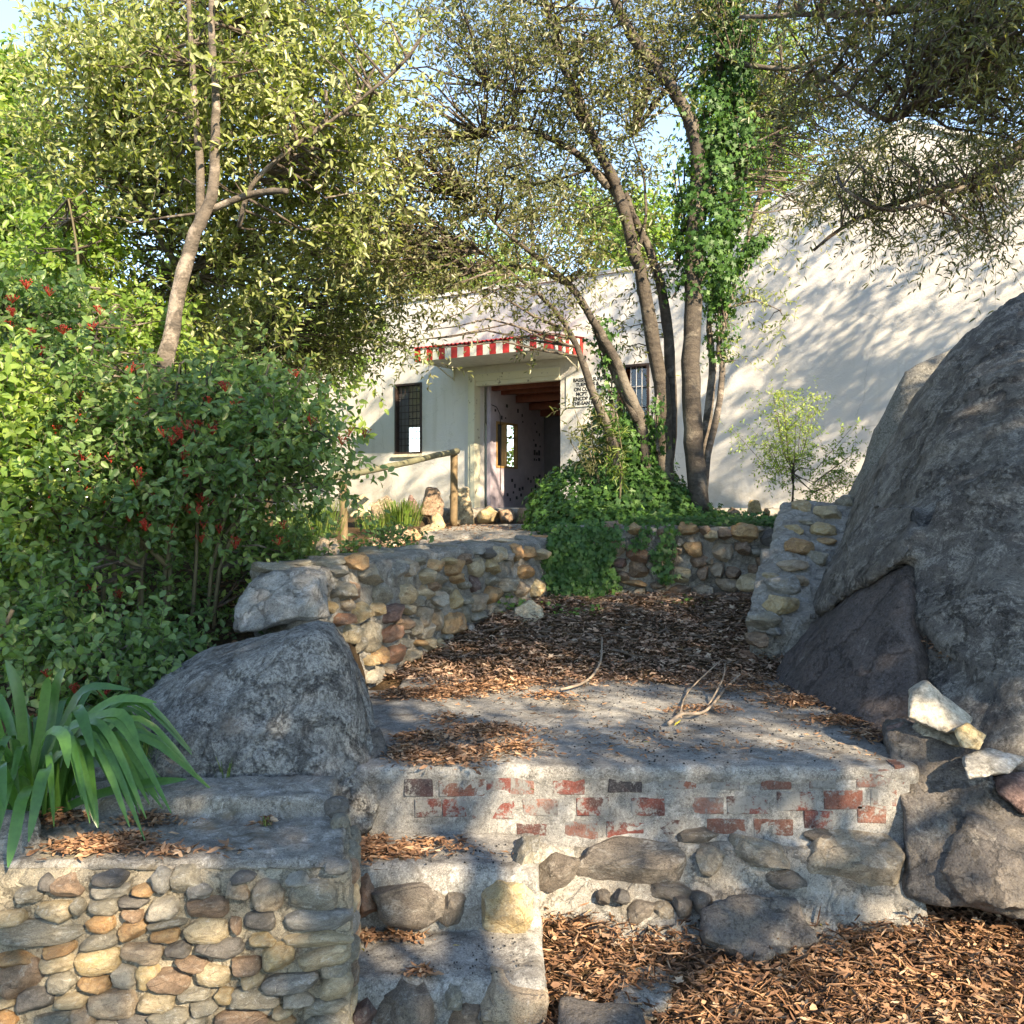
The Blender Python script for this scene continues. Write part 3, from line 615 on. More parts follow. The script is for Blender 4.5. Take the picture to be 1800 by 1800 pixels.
def step(name, label, x0, x1, yf, yb, zb, zt, stones, extra=None):
    t_ = thing(name, label, 'step', ((x0 + x1) / 2, yf, zb))
    h = [[(x0,yf,zb),(x1,yf,zb),(x0,yb,zb),(x1,yb,zb),(x0,yf+.03,zt),(x1-.01,yf+.03,zt),(x0,yb,zt+.008),(x1-.01,yb,zt+.008),(x0,yf,zt-.035),(x1,yf,zt-.035)]]
    fused('tread', h + (extra or []), .014, M_cement, t_, ((.014, 4),(.007, 13),(.003, 40)))
    for px, py, w_, h_, Y, dep, rot, c in stones:
        s_ = Y / FP; stone(t_, P(px, py, Y) + Vector((0, dep * (.02 if c == 'y' else .2), 0)), (1,0,0), (0,0,1), w_ * s_, h_ * s_, dep, rot, c, True)
    return t_
step('stone_step', 'upper step with a large cream boulder set in its riser', -.60, .095, 3.45, 3.82, .05, .362,
     [(885,1588,122,122,3.46,.22,8,'y'),(725,1585,175,100,3.44,.24,0,'k'),(800,1590,60,90,3.46,.2,0,'k'),(640,1580,50,95,3.44,.16,0,'r'),(925,1515,50,80,3.56,.3,-30,'g'),(915,1590,70,90,3.46,.24,0,'w')], None)
step('stone_step', 'middle step with broken lip and dark brown blocks in its riser', -.60, .105, 3.085, 3.50, -.15, .135,
     [(714,1780,120,118,3.08,.26,0,'k'),(845,1790,60,80,3.09,.2,0,'k'),(640,1790,56,70,3.07,.16,0,'m'),(892,1775,150,115,3.09,.28,-3,'p'),(795,1757,44,56,3.09,.14,0,'g'),(820,1790,70,70,3.09,.2,0,'b')],
     None)
st3 = thing('stone_step', 'lowest step at the bottom edge of the photo below the dark blocks', 'step', (-.25, 2.8, -.3))
fused('tread', [hb((-.62,2.74,-.4),(.14,3.15,-.075))], .02, M_cement, st3, ((.012, 4),(.006, 14)))
# half-buried slabs on the leafy ground
sl = thing('flagstone', 'pale broken flagstone half buried in fallen leaves beside the steps', 'stone', (.42, 3.2, .0))
fused('slab', [[P(1090,1690,3.42),P(1185,1700,3.36),P(1170,1770,3.12),P(1080,1760,3.16)] + [P(1090,1690,3.42) - Vector((0,0,.12)),P(1190,1700,3.36) - Vector((0,0,.12)),P(1170,1770,3.12) - Vector((0,0,.12)),P(1080,1765,3.1) - Vector((0,0,.12))]], .012, M_cement_warm, sl, ((.012, 6),(.006, 20)))
SL2 = 1
sl = thing('flagstone', 'grey flagstone against the lowest step and the bottom edge', 'stone', (.25, 3.05, -.05))
fused('slab', [[P(985,1745,3.13),P(1125,1765,3.08),P(1150,1830,2.92),P(975,1830,2.92)] + [P(a,b,c) - Vector((0,0,.14)) for a,b,c in ((985,1745,3.13),(1125,1765,3.08),(1150,1830,2.92),(975,1830,2.92))]], .012, M_boulder_low, sl, ((.016, 5),(.007, 18)))

# ------------------------------------------------------------------ cobble wall in front with a planting bed on top
fw = thing('cobble_wall', 'low garden wall of rounded river cobbles in tan mortar beside the steps', 'wall', (-1.4, 2.95, 0))
WX1 = -.495
fused('mortar', [[(-3.4,2.95,-.3),(WX1,2.95,-.3),(-3.4,2.95,.50),(WX1,2.95,.515),(-3.4,3.5,-.3),(WX1-.09,3.5,-.3),(-3.4,3.5,.545),(WX1-.09,3.5,.545),(-3.4,2.99,.545),(WX1,2.99,.55)]], .018, M_mortar, fw, ((.012, 4),(.007, 14),(.003, 40)))
fused('capping', [[(-3.4,2.965,.53),(WX1-.01,2.965,.535),(-3.4,3.45,.53),(WX1-.10,3.42,.53),(-3.4,2.985,.556),(WX1-.02,2.985,.562),(-3.4,3.45,.562),(WX1-.11,3.42,.562)],
                  [(-1.62,3.40,.5),(-.63,3.40,.5),(-1.62,3.41,.625),(-.63,3.41,.635),(-1.62,3.66,.5),(-.66,3.66,.5),(-1.62,3.66,.632),(-.66,3.66,.642)]], .016, M_cement_warm, fw, ((.012, 5),(.006, 16),(.003, 44)))
Z4 = [(235,430,80,90,0,'d'),(330,435,150,100,0,'b'),(535,400,150,60,0,'d'),(540,455,170,70,5,'w'),(150,475,120,70,0,'g'),(700,455,100,50,0,'o'),(790,400,90,120,0,'l'),(905,405,150,120,0,'g'),(975,455,110,70,-10,'l'),(1180,400,120,60,20,'d'),(1160,460,110,110,0,'p'),(1310,480,140,140,0,'p'),(1530,480,230,140,0,'g'),(1450,405,110,50,0,'w'),(1640,345,110,55,0,'l'),
 (50,590,150,80,5,'t'),(275,555,165,110,8,'t'),(390,525,60,80,0,'g'),(510,525,140,90,0,'g'),(655,510,140,50,0,'d'),(795,540,150,100,15,'w'),(645,578,100,70,0,'b'),(495,612,130,85,0,'o'),(1015,530,190,105,0,'b'),(650,650,140,90,12,'o'),(815,610,190,60,12,'g'),(810,672,145,75,12,'o'),(1010,645,215,120,5,'t'),(1150,625,55,95,0,'b'),(1270,600,150,90,0,'d'),(1550,590,310,100,4,'l'),(190,660,400,120,5,'g'),(490,695,190,75,8,'g'),(1280,690,120,80,0,'y'),(1545,685,330,90,3,'t'),
 (290,740,165,60,12,'o'),(75,785,190,75,6,'o'),(290,805,165,80,5,'t'),(485,795,225,130,10,'y'),(700,755,205,110,0,'p'),(870,740,110,75,5,'d'),(1075,735,225,100,9,'d'),(1355,780,150,140,0,'y'),(1580,770,240,110,15,'t'),(1200,815,150,90,0,'b'),(935,810,150,70,-5,'b'),
 (100,880,225,175,18,'b'),(310,900,130,100,0,'g'),(465,910,150,85,6,'o'),(610,870,120,110,0,'w'),(720,860,110,150,-35,'y'),(825,885,200,120,0,'b'),(1045,865,165,100,0,'t'),(1235,885,100,65,5,'t'),(1415,900,270,90,9,'l'),(1625,835,140,80,0,'g'),(1630,910,160,120,12,'t'),
 (175,985,170,120,-8,'d'),(350,990,150,65,8,'t'),(555,1005,230,130,5,'p'),(765,990,165,95,0,'t'),(950,955,150,70,12,'g'),(1095,965,90,80,10,'y'),(1240,985,240,120,5,'g'),(1455,985,150,80,12,'w'),(995,1020,140,80,10,'g'),(1590,1015,200,80,5,'g'),(30,1005,100,50,0,'t'),(1380,1035,90,50,0,'t'),
 (30,1080,110,80,5,'o'),(270,1080,200,80,8,'g'),(410,1070,110,110,0,'p'),(825,1065,200,90,5,'g'),(660,1100,160,80,0,'d'),(1180,1085,270,90,4,'b'),(1375,1090,130,60,0,'o'),(1590,1085,200,90,0,'g'),(520,1110,150,60,0,'w'),(960,1090,100,60,0,'g')]
YW = 2.945
for cx, cy, w_, h_, rot, c in Z4:
    px = cx * .3611; py = 1400 + cy * .3611; s_ = YW / FP
    stone(fw, P(px, py, YW) + Vector((0, .008, 0)), (1,0,0), (0,0,1), w_ * .3611 * s_ * 1.07, h_ * .3611 * s_ * 1.06, random.uniform(.08, .12), rot, c)
for row in range(3):                                  # courses under the picture's edge
    x = -1.7 + row * .05
    while x < WX1 - .08:
        w_ = random.uniform(.07, .15); stone(fw, (x + w_ / 2, YW + .01, -.01 - row * .075), (1,0,0), (0,0,1), w_, .075, .1, random.uniform(-8, 10), random.choice('otgbgtl')); x += w_ + .012
for row in range(9):                                  # left of the picture
    x = -3.2
    while x < -1.68:
        w_ = random.uniform(.08, .18); stone(fw, (x + w_ / 2, YW + .01, .47 - row * .078), (1,0,0), (0,0,1), w_, .078, .11, random.uniform(-8, 10), random.choice('otgbgtly')); x += w_ + .012
for i in range(7):                                    # stones on the wall's end
    z = .50 - i * .08
    for y in (3.05, 3.2, 3.36): stone(fw, (WX1 - .012 - (y - 2.95) * .15, y, z), (0,1,0), (0,0,1), .14, .075, .08, random.uniform(-9, 9), random.choice('gtbl'))
for px, py, Y, w_, h_, c in [(592,1418,3.36,42,34,'d'),(598,1445,3.3,30,28,'g')]: stone(fw, P(px, py, Y), (1,0,0), (0,0,1), w_*Y/FP, h_*Y/FP, .08, 0, c)
lb = thing('grey_block', 'rough grey stone block under the strap leaved plant on the wall top', 'stone', (-1.55, 3.1, .55))
fused('stone', [[P(a,b,c) for a,b,c in ((-60,1440,3.15),(65,1425,3.2),(80,1480,3.1),(75,1525,3.0),(-60,1560,2.96),(-60,1430,3.4),(60,1425,3.4))]], .014, M_mortar_grey, lb, ((.018, 6),(.008, 18)), layers=(.008, (1,0,1), 30))
lb = thing('grey_block', 'low grey block between the strap leaved plant and the dark boulder', 'stone', (-1.5, 3.9, .6))
fused('stone', [[P(a,b,c) for a,b,c in ((110,1370,3.72),(200,1320,3.9),(215,1385,3.7),(120,1430,3.62),(205,1400,3.6),(120,1340,4.1),(200,1330,4.1))]], .014, M_mortar_grey, lb, ((.018, 6),(.008, 18)))

# ------------------------------------------------------------------ curved rubble wall
cw = thing('rubble_wall', 'curved retaining wall of angular tan and orange stones around the platform', 'wall', (-.5, 6.5, .6))
hl = []
def off(i):
    a = CW[max(i-1,0)]; b = CW[min(i+1,len(CW)-1)]; d = Vector((b[0]-a[0], b[1]-a[1])).normalized(); return Vector((-d.y, d.x))
for i in range(len(CW) - 1):
    n0, n1 = off(i) * .42, off(i+1) * .42; a, b = CW[i], CW[i+1]
    t0 = 1.31 + .012 * i; t1 = 1.31 + .012 * (i + 1)
    hl.append([(a[0],a[1],.4),(a[0],a[1],t0),(b[0],b[1],.4),(b[0],b[1],t1),(a[0]+n0.x,a[1]+n0.y,.4),(a[0]+n0.x,a[1]+n0.y,t0+.02),(b[0]+n1.x,b[1]+n1.y,.4),(b[0]+n1.x,b[1]+n1.y,t1+.02)])
fused('mortar', hl, .026, M_mortar_grey, cw, ((.02, 4),(.012, 12),(.006, 34)))
def cwall_pt(px):
    k = (px - CX) / FP
    for (x0, y0), (x1, y1) in zip(CW[:-1], CW[1:]):
        den = (x1 - x0) - k * (y1 - y0)
        t = (k * y0 - x0) / den if abs(den) > 1e-9 else -1
        if -0.001 <= t <= 1.001: return x0 + t * (x1 - x0), y0 + t * (y1 - y0), Vector((x1 - x0, y1 - y0, 0)).normalized()
    x1, y1 = CW[-1]; return k * y1, y1, Vector((.6, .8, 0))
Z2 = [(580,320,60,60,'g'),(600,420,90,120,'g'),(650,410,70,110,'b'),(680,265,120,90,'o'),(745,330,150,120,'g'),(800,425,170,120,'g'),(885,310,80,100,'l'),(955,290,85,95,'p'),(905,270,24,34,'w'),(1085,280,85,75,'o'),(1145,260,36,42,'y'),(1185,285,115,95,'o'),(1190,350,115,58,'o'),(1300,290,85,105,'t'),(1385,285,85,92,'y'),(1410,220,85,105,'t'),(1465,230,42,62,'l'),(1520,215,62,92,'o'),(1575,220,45,92,'o'),(1555,310,115,85,'o'),(935,425,105,125,'t'),(1025,430,85,85,'t'),(1100,460,85,85,'w'),(1190,455,92,104,'y'),(1290,380,52,92,'m'),(1380,360,92,62,'g'),(1470,380,105,85,'g'),(1385,440,110,108,'o'),(1310,470,92,104,'p'),(1545,410,85,92,'p'),(1630,400,135,105,'y'),
 (700,530,92,124,'y'),(770,510,84,84,'y'),(850,525,108,104,'m'),(940,510,74,64,'t'),(985,470,52,62,'g'),(1020,545,72,124,'p'),(1095,560,54,130,'p'),(1175,600,114,164,'o'),(850,635,145,114,'r'),(925,580,74,74,'b'),(650,640,94,114,'t'),(735,660,114,154,'g'),(960,600,62,104,'g'),(925,630,32,44,'w'),(1030,620,62,94,'w'),(995,625,30,32,'l'),(1050,690,74,84,'t'),(1105,705,42,94,'t'),(1000,690,42,32,'o'),(925,690,52,62,'g'),(870,745,104,104,'r'),(785,755,74,92,'o'),(735,780,52,72,'y'),(830,820,62,62,'p'),(770,850,104,94,'w'),(590,570,62,84,'r'),(610,490,54,64,'p'),(535,500,54,84,'y'),(500,420,62,84,'p'),(1240,540,62,94,'g'),(1310,545,84,74,'g'),(960,760,94,74,'g'),(1075,390,62,60,'b'),(1140,410,52,60,'g'),(1030,340,62,84,'t'),(1090,355,110,84,'g'),(1640,225,150,60,'t'),(690,700,64,104,'g'),(1240,470,40,60,'g'),(1420,520,80,40,'g'),(880,580,60,40,'b'),(1290,620,50,40,'b'),(1225,380,50,50,'g'),(560,640,50,70,'g'),(1000,260,50,40,'g'),(1240,250,60,60,'b'),(1350,215,50,60,'d'),(1320,200,110,50,'l'),(1140,660,40,60,'g'),(1200,700,60,44,'g'),(620,560,40,60,'b'),(550,430,40,60,'g')]
for cx, cy, w_, h_, c in Z2:
    px = 400 + cx / 3; py = 900 + cy / 3
    x, y, d = cwall_pt(px); s_ = y / FP; z = EYE - (py - HY) / FP * y
    fore = max(abs(Vector((1, -(px - CX) / FP, 0)).normalized().dot(d)), .35)     # the wall recedes, so the stone is wider than it looks
    stone(cw, Vector((x, y, z)) + Vector((d.y, -d.x, 0)) * -.01, d, (0,0,1), min(w_ / 3 * s_ / fore * .92, h_ / 3 * s_ * 1.9), h_ / 3 * s_ * 1.06, random.uniform(.15, .22), random.uniform(-10, 10), c, True)
for i in range(12):                                   # flat capping pieces
    f_ = i / 11 * (len(CW) - 1.2); k = int(f_); q = f_ - k; x = CW[k][0]*(1-q) + CW[k+1][0]*q; y = CW[k][1]*(1-q) + CW[k+1][1]*q
    n0 = off(k) * random.uniform(.08, .3); stone(cw, (x + n0.x, y + n0.y, 1.325 + .012 * f_), (1,0,0), (0,0,1), random.uniform(.14,.3), random.uniform(.04,.08), random.uniform(.12,.24), random.uniform(-6,6), random.choice('glolgw'), True, 'capstone')

# ------------------------------------------------------------------ back retaining wall and its sloping end beside the boulder
bw = thing('rubble_wall', 'straight dark rubble retaining wall under the ivy behind the leaf pile', 'wall', (1.4, 8, .8))
fused('mortar', [[(.35,8.0,.6),(2.9,8.0,.6),(.35,8.02,1.50),(2.9,8.02,1.50),(.35,8.35,.6),(2.9,8.35,.6),(.35,8.35,1.5),(2.9,8.35,1.5)]], .026, M_mortar_grey, bw, ((.02, 4),(.012, 12),(.006, 34)))
Z6 = [(280,1355,120,90,'b'),(415,1370,92,84,'o'),(490,1385,62,62,'d'),(755,1370,145,84,'o'),(860,1375,70,60,'b'),(895,1410,84,84,'t'),(980,1400,84,84,'b'),(1110,1390,185,134,'o'),(1195,1370,64,48,'p'),(190,1410,90,50,'g'),(180,1460,62,52,'o'),(295,1475,134,154,'p'),(370,1470,62,84,'g'),(440,1530,154,114,'r'),(680,1500,62,54,'p'),(705,1450,74,64,'g'),(785,1490,134,104,'o'),(965,1510,144,134,'p'),(1100,1490,104,94,'b'),(190,1530,94,64,'g'),(215,1575,74,64,'p'),(325,1585,94,64,'m'),(440,1620,124,114,'b'),(240,1645,134,74,'r'),(335,1660,114,74,'b'),(420,1710,184,44,'o'),(690,1655,164,94,'t'),(820,1570,134,74,'b'),(845,1650,84,94,'b'),(940,1630,104,94,'p'),(1040,1650,114,84,'b'),(1000,1715,154,94,'p'),(1155,1690,154,114,'t'),(850,1755,124,104,'p'),(700,1760,144,104,'b'),(1180,1510,94,64,'g'),(1210,1570,64,64,'b'),(1170,1620,94,64,'b'),(560,1560,84,84,'g'),(450,1770,94,64,'g'),(1010,1790,204,64,'b'),(600,1480,80,90,'b'),(600,1640,70,80,'g'),(590,1390,80,60,'b'),(240,1720,90,60,'b'),(310,1770,110,60,'g'),(560,1720,90,60,'b'),(1290,1420,150,120,'d'),(1290,1540,110,90,'d'),(1280,1640,100,80,'b'),(880,1570,60,50,'g'),(100,1500,90,80,'g'),(90,1620,90,80,'b')]
for cx, cy, w_, h_, c in Z6:
    Y = 7.99; s_ = Y / FP / 3.6; stone(bw, P(1000 + cx / 3.6, 550 + cy / 3.6, Y), (1,0,0), (0,0,1), w_ * s_ * 1.04, h_ * s_ * 1.04, random.uniform(.14, .22), random.uniform(-8, 8), c, True)
bt = thing('wall_end', 'stepped end of rubble wall running down against the huge boulder', 'wall', (1.9, 7, .7))
btm = fused('mortar', [[(1.55,6.15,.5),(1.50,6.2,.95),(1.9,6.1,.5),(1.95,6.2,.95),(1.85,7.0,.5),(1.80,7.0,1.38),(2.5,7.0,.5),(2.4,7.0,1.38)],
                 [(1.82,6.95,.5),(1.84,6.95,1.30),(2.5,6.9,.5),(2.5,6.9,1.30),(2.3,8.2,.5),(2.22,8.0,1.70),(3.3,8.2,.5),(3.1,8.0,1.71),(3.1,7.7,1.71),(2.25,7.75,1.66)]], .026, M_mortar_grey, bt, ((.025, 4),(.014, 12),(.007, 34)))
BT = [(570,235,160,110,'y'),(795,285,200,150,'t'),(915,205,130,135,'g'),(520,410,84,90,'y'),(730,420,180,150,'y'),(775,500,110,70,'o'),(540,560,235,180,'o'),(495,690,230,110,'p'),(690,630,120,130,'g'),(420,850,290,180,'l'),(545,815,80,120,'p'),(400,1020,280,200,'y'),(270,1130,280,150,'g'),(220,1280,200,120,'b'),(155,1430,140,130,'r'),(150,1510,110,70,'b'),(180,840,190,120,'t'),(330,780,110,80,'t'),(620,350,90,60,'g'),(340,1200,120,90,'l')]
for cx, cy, w_, h_, c in BT:
    px = 1280 + cx / 4.5; py = 840 + cy / 4.5; Y = hit_Y(btm, px, py, 6.12 + 1.5 * float(np.clip((1175 - py) / 290, 0, 1)))
    s_ = Y / FP / 4.5; stone(bt, P(px, py, Y), (.93,.35,0), (0,0,1), w_ * s_ * 1.05, h_ * s_ * 1.05, .24, random.uniform(-8, 8), c, True)

# ------------------------------------------------------------------ boulders
bb = thing('huge_boulder', 'huge dark weathered boulder with lichen towering beside the platform', 'boulder', (3.2, 6, .2))
V = lambda *a: P(*a)
main = [V(1800,512,6.4),V(1760,535,6.4),V(1700,588,6.5),V(1640,652,6.6),V(1600,705,6.8),V(1545,800,7.0),V(1478,950,6.7),V(1425,1060,6.35),(2.9,9.2,.3),(2.8,8.6,1.3),(6.2,9.5,.2),(6.2,9,3.2),(6.2,6.4,3.3),(6.0,4.6,.2),
        V(1600,985,5.25),V(1680,860,5.4),V(1790,1000,4.7),V(1820,1250,4.4),V(2200,1200,4.2),V(1610,1150,5.1),V(1440,1110,6.1),(1.95,6.5,.7)]
low = [V(1362,1180,5.95),V(1352,1200,5.80),V(1420,1085,6.15),V(1598,992,5.12),V(1602,1110,4.9),V(1625,1200,4.66),V(1560,1010,5.3),V(1400,1235,5.25),V(1500,1295,4.55),V(1600,1330,4.28),(2.6,5.2,-.2),(1.7,4.6,-.2),(1.75,6,.3),(3,7,.3),V(1620,1330,4.25),(2.5,5.6,1.4)]
rgt = [V(1602,985,5.2),V(1598,1075,4.98),V(1640,880,5.25),V(1720,830,5.1),V(1830,760,5.2),V(1612,1110,4.9),V(1700,1170,4.5),V(1800,1260,4.15),V(1900,1330,4.0),(5.5,4.2,-.2),(5.6,4.6,2.4),(4,6.5,.4),(4.2,6.2,2.2),V(2000,900,4.7)]
bse = [V(1605,1120,4.98),V(1690,1185,4.62),V(1625,1230,4.62),V(1640,1330,4.3),V(1800,1345,4.0),V(1800,1270,4.12),(4,4.1,.0),(4,6,.2),(2.6,6,.2),(2.2,4.4,-.1)]
ldg = [V(1425,1090,6.02),V(1500,1036,5.5),V(1600,978,4.98),V(1585,950,5.15),V(1480,950,5.9),V(1530,880,5.9),V(1610,880,5.4),V(1600,990,5.4),V(1460,1070,6.2),(2.9,6.8,1.4)]
fused('rock_mass', [main, rgt, bse, ldg], .036, M_boulder_big, bb, ((.035, 1.1),(.022, 3.2),(.010, 9),(.005, 24)), 1.0, layers=(.03, (.55,.1,-.8), 2.6))
fused('rust_face', [low], .034, M_boulder_red, bb, ((.03, 1.5),(.014, 5),(.005, 20)), 2.0, layers=(.014, (-.4,.2,.9), 5))
bs = thing('smooth_boulder', 'smooth pale grey boulder rising behind the huge dark one', 'boulder', (3.3, 8.6, 1.4))
fused('rock_mass', [[V(1494,880,8.6),V(1510,830,8.6),V(1545,770,8.5),V(1570,700,8.5),V(1590,650,8.5),V(1700,600,8.6),V(1640,980,8.3),V(1520,1000,8.4),(4.6,9.6,1.2),(4.8,9.5,3.2),(3.0,9.3,1.3),V(1590,800,8.05),V(1700,700,8.0)]], .05, rock('boulder_pale', (0.17,0.165,0.15),(0.21,0.205,0.185),(0.13,0.127,0.115), .8, None, 0, .5, .03), bs, ((.05, 1.2),(.015, 5)), 3.0)

lb = thing('dark_boulder', 'dark grey lichened boulder between the planting bed and the platform', 'boulder', (-1.1, 4.1, .5))
fused('rock_mass', [[V(228,1240,4.35),V(290,1190,4.45),V(380,1135,4.6),V(490,1100,4.7),V(560,1083,4.75),V(590,1090,4.7),V(612,1140,4.62),V(640,1190,4.5),V(655,1260,4.35),V(668,1330,4.2),V(660,1400,3.85),V(640,1460,3.75),V(585,1470,3.68),V(470,1135,4.1),V(340,1200,3.95),V(500,1115,4.25),V(235,1290,3.92),V(225,1370,3.72),V(400,1385,3.66),V(570,1390,3.66),V(560,1120,3.95),V(600,1150,4.0),(-1.7,5.2,.4),(-.75,5.2,.5),(-1.0,5.3,.9),(-1.75,5.0,.8),(-.7,4.2,.1),(-1.75,4,.3)],
     [V(640,1190,4.5),V(690,1330,4.0),V(672,1390,3.84),V(655,1460,3.74),V(600,1475,3.66),V(600,1300,4.0),(-.75,4.3,.1),(-.75,4.6,.5)]], .026, M_boulder, lb, ((.028, 1.7),(.018, 4.5),(.009, 12),(.005, 30)), 4.0, layers=(.01, (.3,-.2,.9), 7))
sb = thing('rock', 'tan brown rock wedged between dark boulder and platform edge', 'rock', (-.55, 4.1, .6))
fused('rock_mass', [[V(645,1290,4.05),V(665,1270,4.1),V(690,1340,3.95),V(685,1360,3.9),V(650,1355,3.86),(-.62,4.3,.55),(-.55,4.3,.6),V(640,1400,3.84)]], .014, M_boulder_low, sb, ((.02, 5),(.008, 16)), 5)
wr = thing('pale_rock', 'pale white grey rock perched at the near end of the curved wall', 'rock', (-1.2, 5.1, 1.0))
fused('rock_mass', [[V(412,1108,4.95),V(414,1065,5.0),V(440,1025,5.05),V(480,1003,5.1),V(540,1000,5.1),V(556,1020,5.02),V(545,1050,4.92),V(520,1085,4.88),V(425,1112,4.88),(-1.5,5.6,1.0),(-1.1,5.6,1.3),(-1.4,5.55,1.3),V(580,1085,5.0),V(575,1010,5.2)]], .016, M_palerock, wr, ((.02, 3),(.01, 9),(.005, 28)), 6, layers=(.012, (.15,-.2,.95), 16))
lr = thing('low_boulder', 'low brown grey boulder at the right end of the brick front', 'boulder', (1.9, 3.8, .1))
fused('rock_mass', [[V(1560,1290,4.0),V(1610,1275,4.0),V(1690,1310,3.95),V(1700,1370,3.85),V(1580,1400,3.80),V(1590,1480,3.74),V(1600,1570,3.64),V(1680,1590,3.55),V(1770,1560,3.55),V(1800,1600,3.5),V(1770,1430,3.75),V(1870,1500,3.6),V(1880,1640,3.4),(2.1,4.5,0),(1.65,4.5,0),(1.7,4.4,.7),(2.2,4.3,.4),(2.5,4.2,0)],
     [V(1700,1420,3.7),V(1800,1460,3.62),V(1860,1600,3.45),V(1690,1590,3.5),V(1760,1600,3.4),(2.2,4,0),(2.1,4,.35),V(1650,1530,3.58)]], .018, M_boulder_low, lr, ((.03, 2.5),(.016, 7),(.007, 20)), 7, layers=(.01, (.2,.2,.9), 9))
def rockthing(label, pts, mat, seed, amps=((.012, 6),(.006, 18)), vox=.012, name='rock', lay=None):
    cs = [V(*p) if len(p) == 3 else Vector(p) for p in pts]; b = min(p.z for p in cs); c = sum((Vector(p) for p in cs), Vector()) / len(cs)
    t_ = thing(name, label, 'rock', (c.x, c.y, b)); fused('rock_mass', [cs], vox, mat, t_, amps, seed, layers=lay); return t_
def dback(pts, d): return pts + [(a, b, c + d) for a, b, c in pts]
rockthing('pale angular rock leaning at the foot of the huge boulder', dback([(1600,1215,4.0),(1625,1197,4.0),(1710,1262,3.98),(1700,1282,3.9),(1662,1292,3.86),(1598,1262,3.9)], .14), ST['w'], 11)
rockthing('ochre stone resting beside the pale angular rock', dback([(1680,1285,3.82),(1700,1270,3.84),(1735,1292,3.82),(1722,1318,3.76),(1692,1312,3.76)], .1), ST['y'], 12)
rockthing('flat blue grey slab on top of the low boulder', dback([(1690,1330,3.74),(1735,1312,3.85),(1805,1335,3.74),(1775,1358,3.66),(1700,1372,3.64)], .09), ST['l'], 13)
rockthing('reddish brown stone at the platform corner', dback([(1555,1275,4.1),(1590,1268,4.1),(1625,1280,4.05),(1612,1320,3.98),(1570,1315,3.98)], .14), ST['m'], 14)
rockthing('grey stone under the pale angular rock', dback([(1615,1262,4.02),(1680,1290,3.96),(1690,1315,3.88),(1640,1300,3.92),(1600,1285,3.98)], .14), ST['g'], 15)
rockthing('dark brown stone in the gap beside the low boulder', dback([(1745,1370,3.85),(1805,1355,3.9),(1830,1440,3.7),(1800,1430,3.68),(1755,1395,3.72)], .2), ST['m'], 16)
rockthing('tan rounded rock lying on the dark leaf pile', dback([(900,1090,7.0),(905,1070,7.05),(930,1060,7.1),(950,1065,7.1),(958,1085,7.0),(930,1098,6.9)], .12), ST['t'], 17, ((.02, 6),(.01, 16)))
rockthing('flat brown stone sunk in the middle of the leaf pile', dback([(972,1150,6.3),(990,1143,6.35),(1012,1152,6.3),(1008,1166,6.2),(978,1163,6.2)], .1), ST['b'], 18)
rockthing('small pink stone at the foot of the curved wall', dback([(820,1104,6.7),(828,1096,6.75),(836,1102,6.7),(830,1110,6.66)], .05), ST['p'], 19)
# rocks along the top of the slope
for lab, pts, c, sd in [('rounded brown boulder by the leaning post left of the grass tuft', [(612,878,9.9),(640,862,9.9),(655,880,9.8),(652,902,9.8),(615,905,9.8)], 't', 21),
    ('rounded pale topped boulder beside the grass tuft', [(652,882,9.8),(680,865,9.8),(700,885,9.7),(698,910,9.7),(655,912,9.7)], 'p', 22),
    ('small dark pointed stone in the row below the window', [(716,880,10.4),(722,864,10.4),(738,892,10.3),(728,905,10.3),(716,900,10.3)], 'm', 23),
    ('pointed reddish brown standing stone left of the rail post', [(742,885,10.6),(752,855,10.6),(768,855,10.6),(780,885,10.5),(776,905,10.5),(742,902,10.5)], 'b', 24),
    ('tall squared standing stone behind the rail post', [(788,868,11.3),(800,856,11.3),(822,855,11.3),(830,890,11.2),(832,918,11.2),(800,920,11.2)], 't', 25),
    ('ochre pointed stone in front of the rail post', [(758,905,10.0),(768,897,10.0),(785,920,9.9),(775,937,9.9),(760,932,9.9)], 'y', 26),
    ('pale tan slab at the edge of the path', [(735,925,9.4),(762,915,9.4),(775,930,9.3),(740,942,9.2)], 't', 27),
    ('brown triangular rock at the foot of the slope', [(670,945,8.6),(700,918,8.7),(722,935,8.6),(712,958,8.4),(672,962,8.4)], 'b', 28),
    ('rusty rock between the triangular rock and the path', [(708,935,8.8),(730,925,8.9),(742,940,8.8),(725,952,8.7)], 'o', 29),
    ('small brown rock beside the leaning post', [(640,958,8.3),(655,940,8.4),(668,950,8.3),(662,970,8.2)], 'b', 30),
    ('striped brown and white rock on the wall beside the leaning post', [(550,955,6.7),(565,942,6.75),(590,942,6.75),(600,960,6.7),(595,976,6.6),(555,978,6.6)], 'p', 31),
    ('blue grey pointed stone capping the curved wall', [(820,958,7.4),(842,953,7.5),(860,962,7.4),(845,970,7.3),(828,970,7.3)], 'l', 32),
    ('small ochre standing stone at the white wall behind the ivy', [(1314,900,10.5),(1318,876,10.5),(1334,875,10.5),(1338,900,10.4)], 'y', 33),
    ('low brown stone at the white wall beside the ivy mound', [(1272,902,10.5),(1285,886,10.5),(1300,895,10.4),(1302,905,10.4)], 'b', 34),
    ('small orange stone on the ground below the white wall', [(1340,903,10.5),(1346,889,10.5),(1354,893,10.4),(1354,905,10.4)], 'o', 35)]:
    rockthing(lab, dback([(a, b + 4, c_) for a, b, c_ in pts], .22), ST[c], sd, ((.025, 4),(.012, 12)), .02)

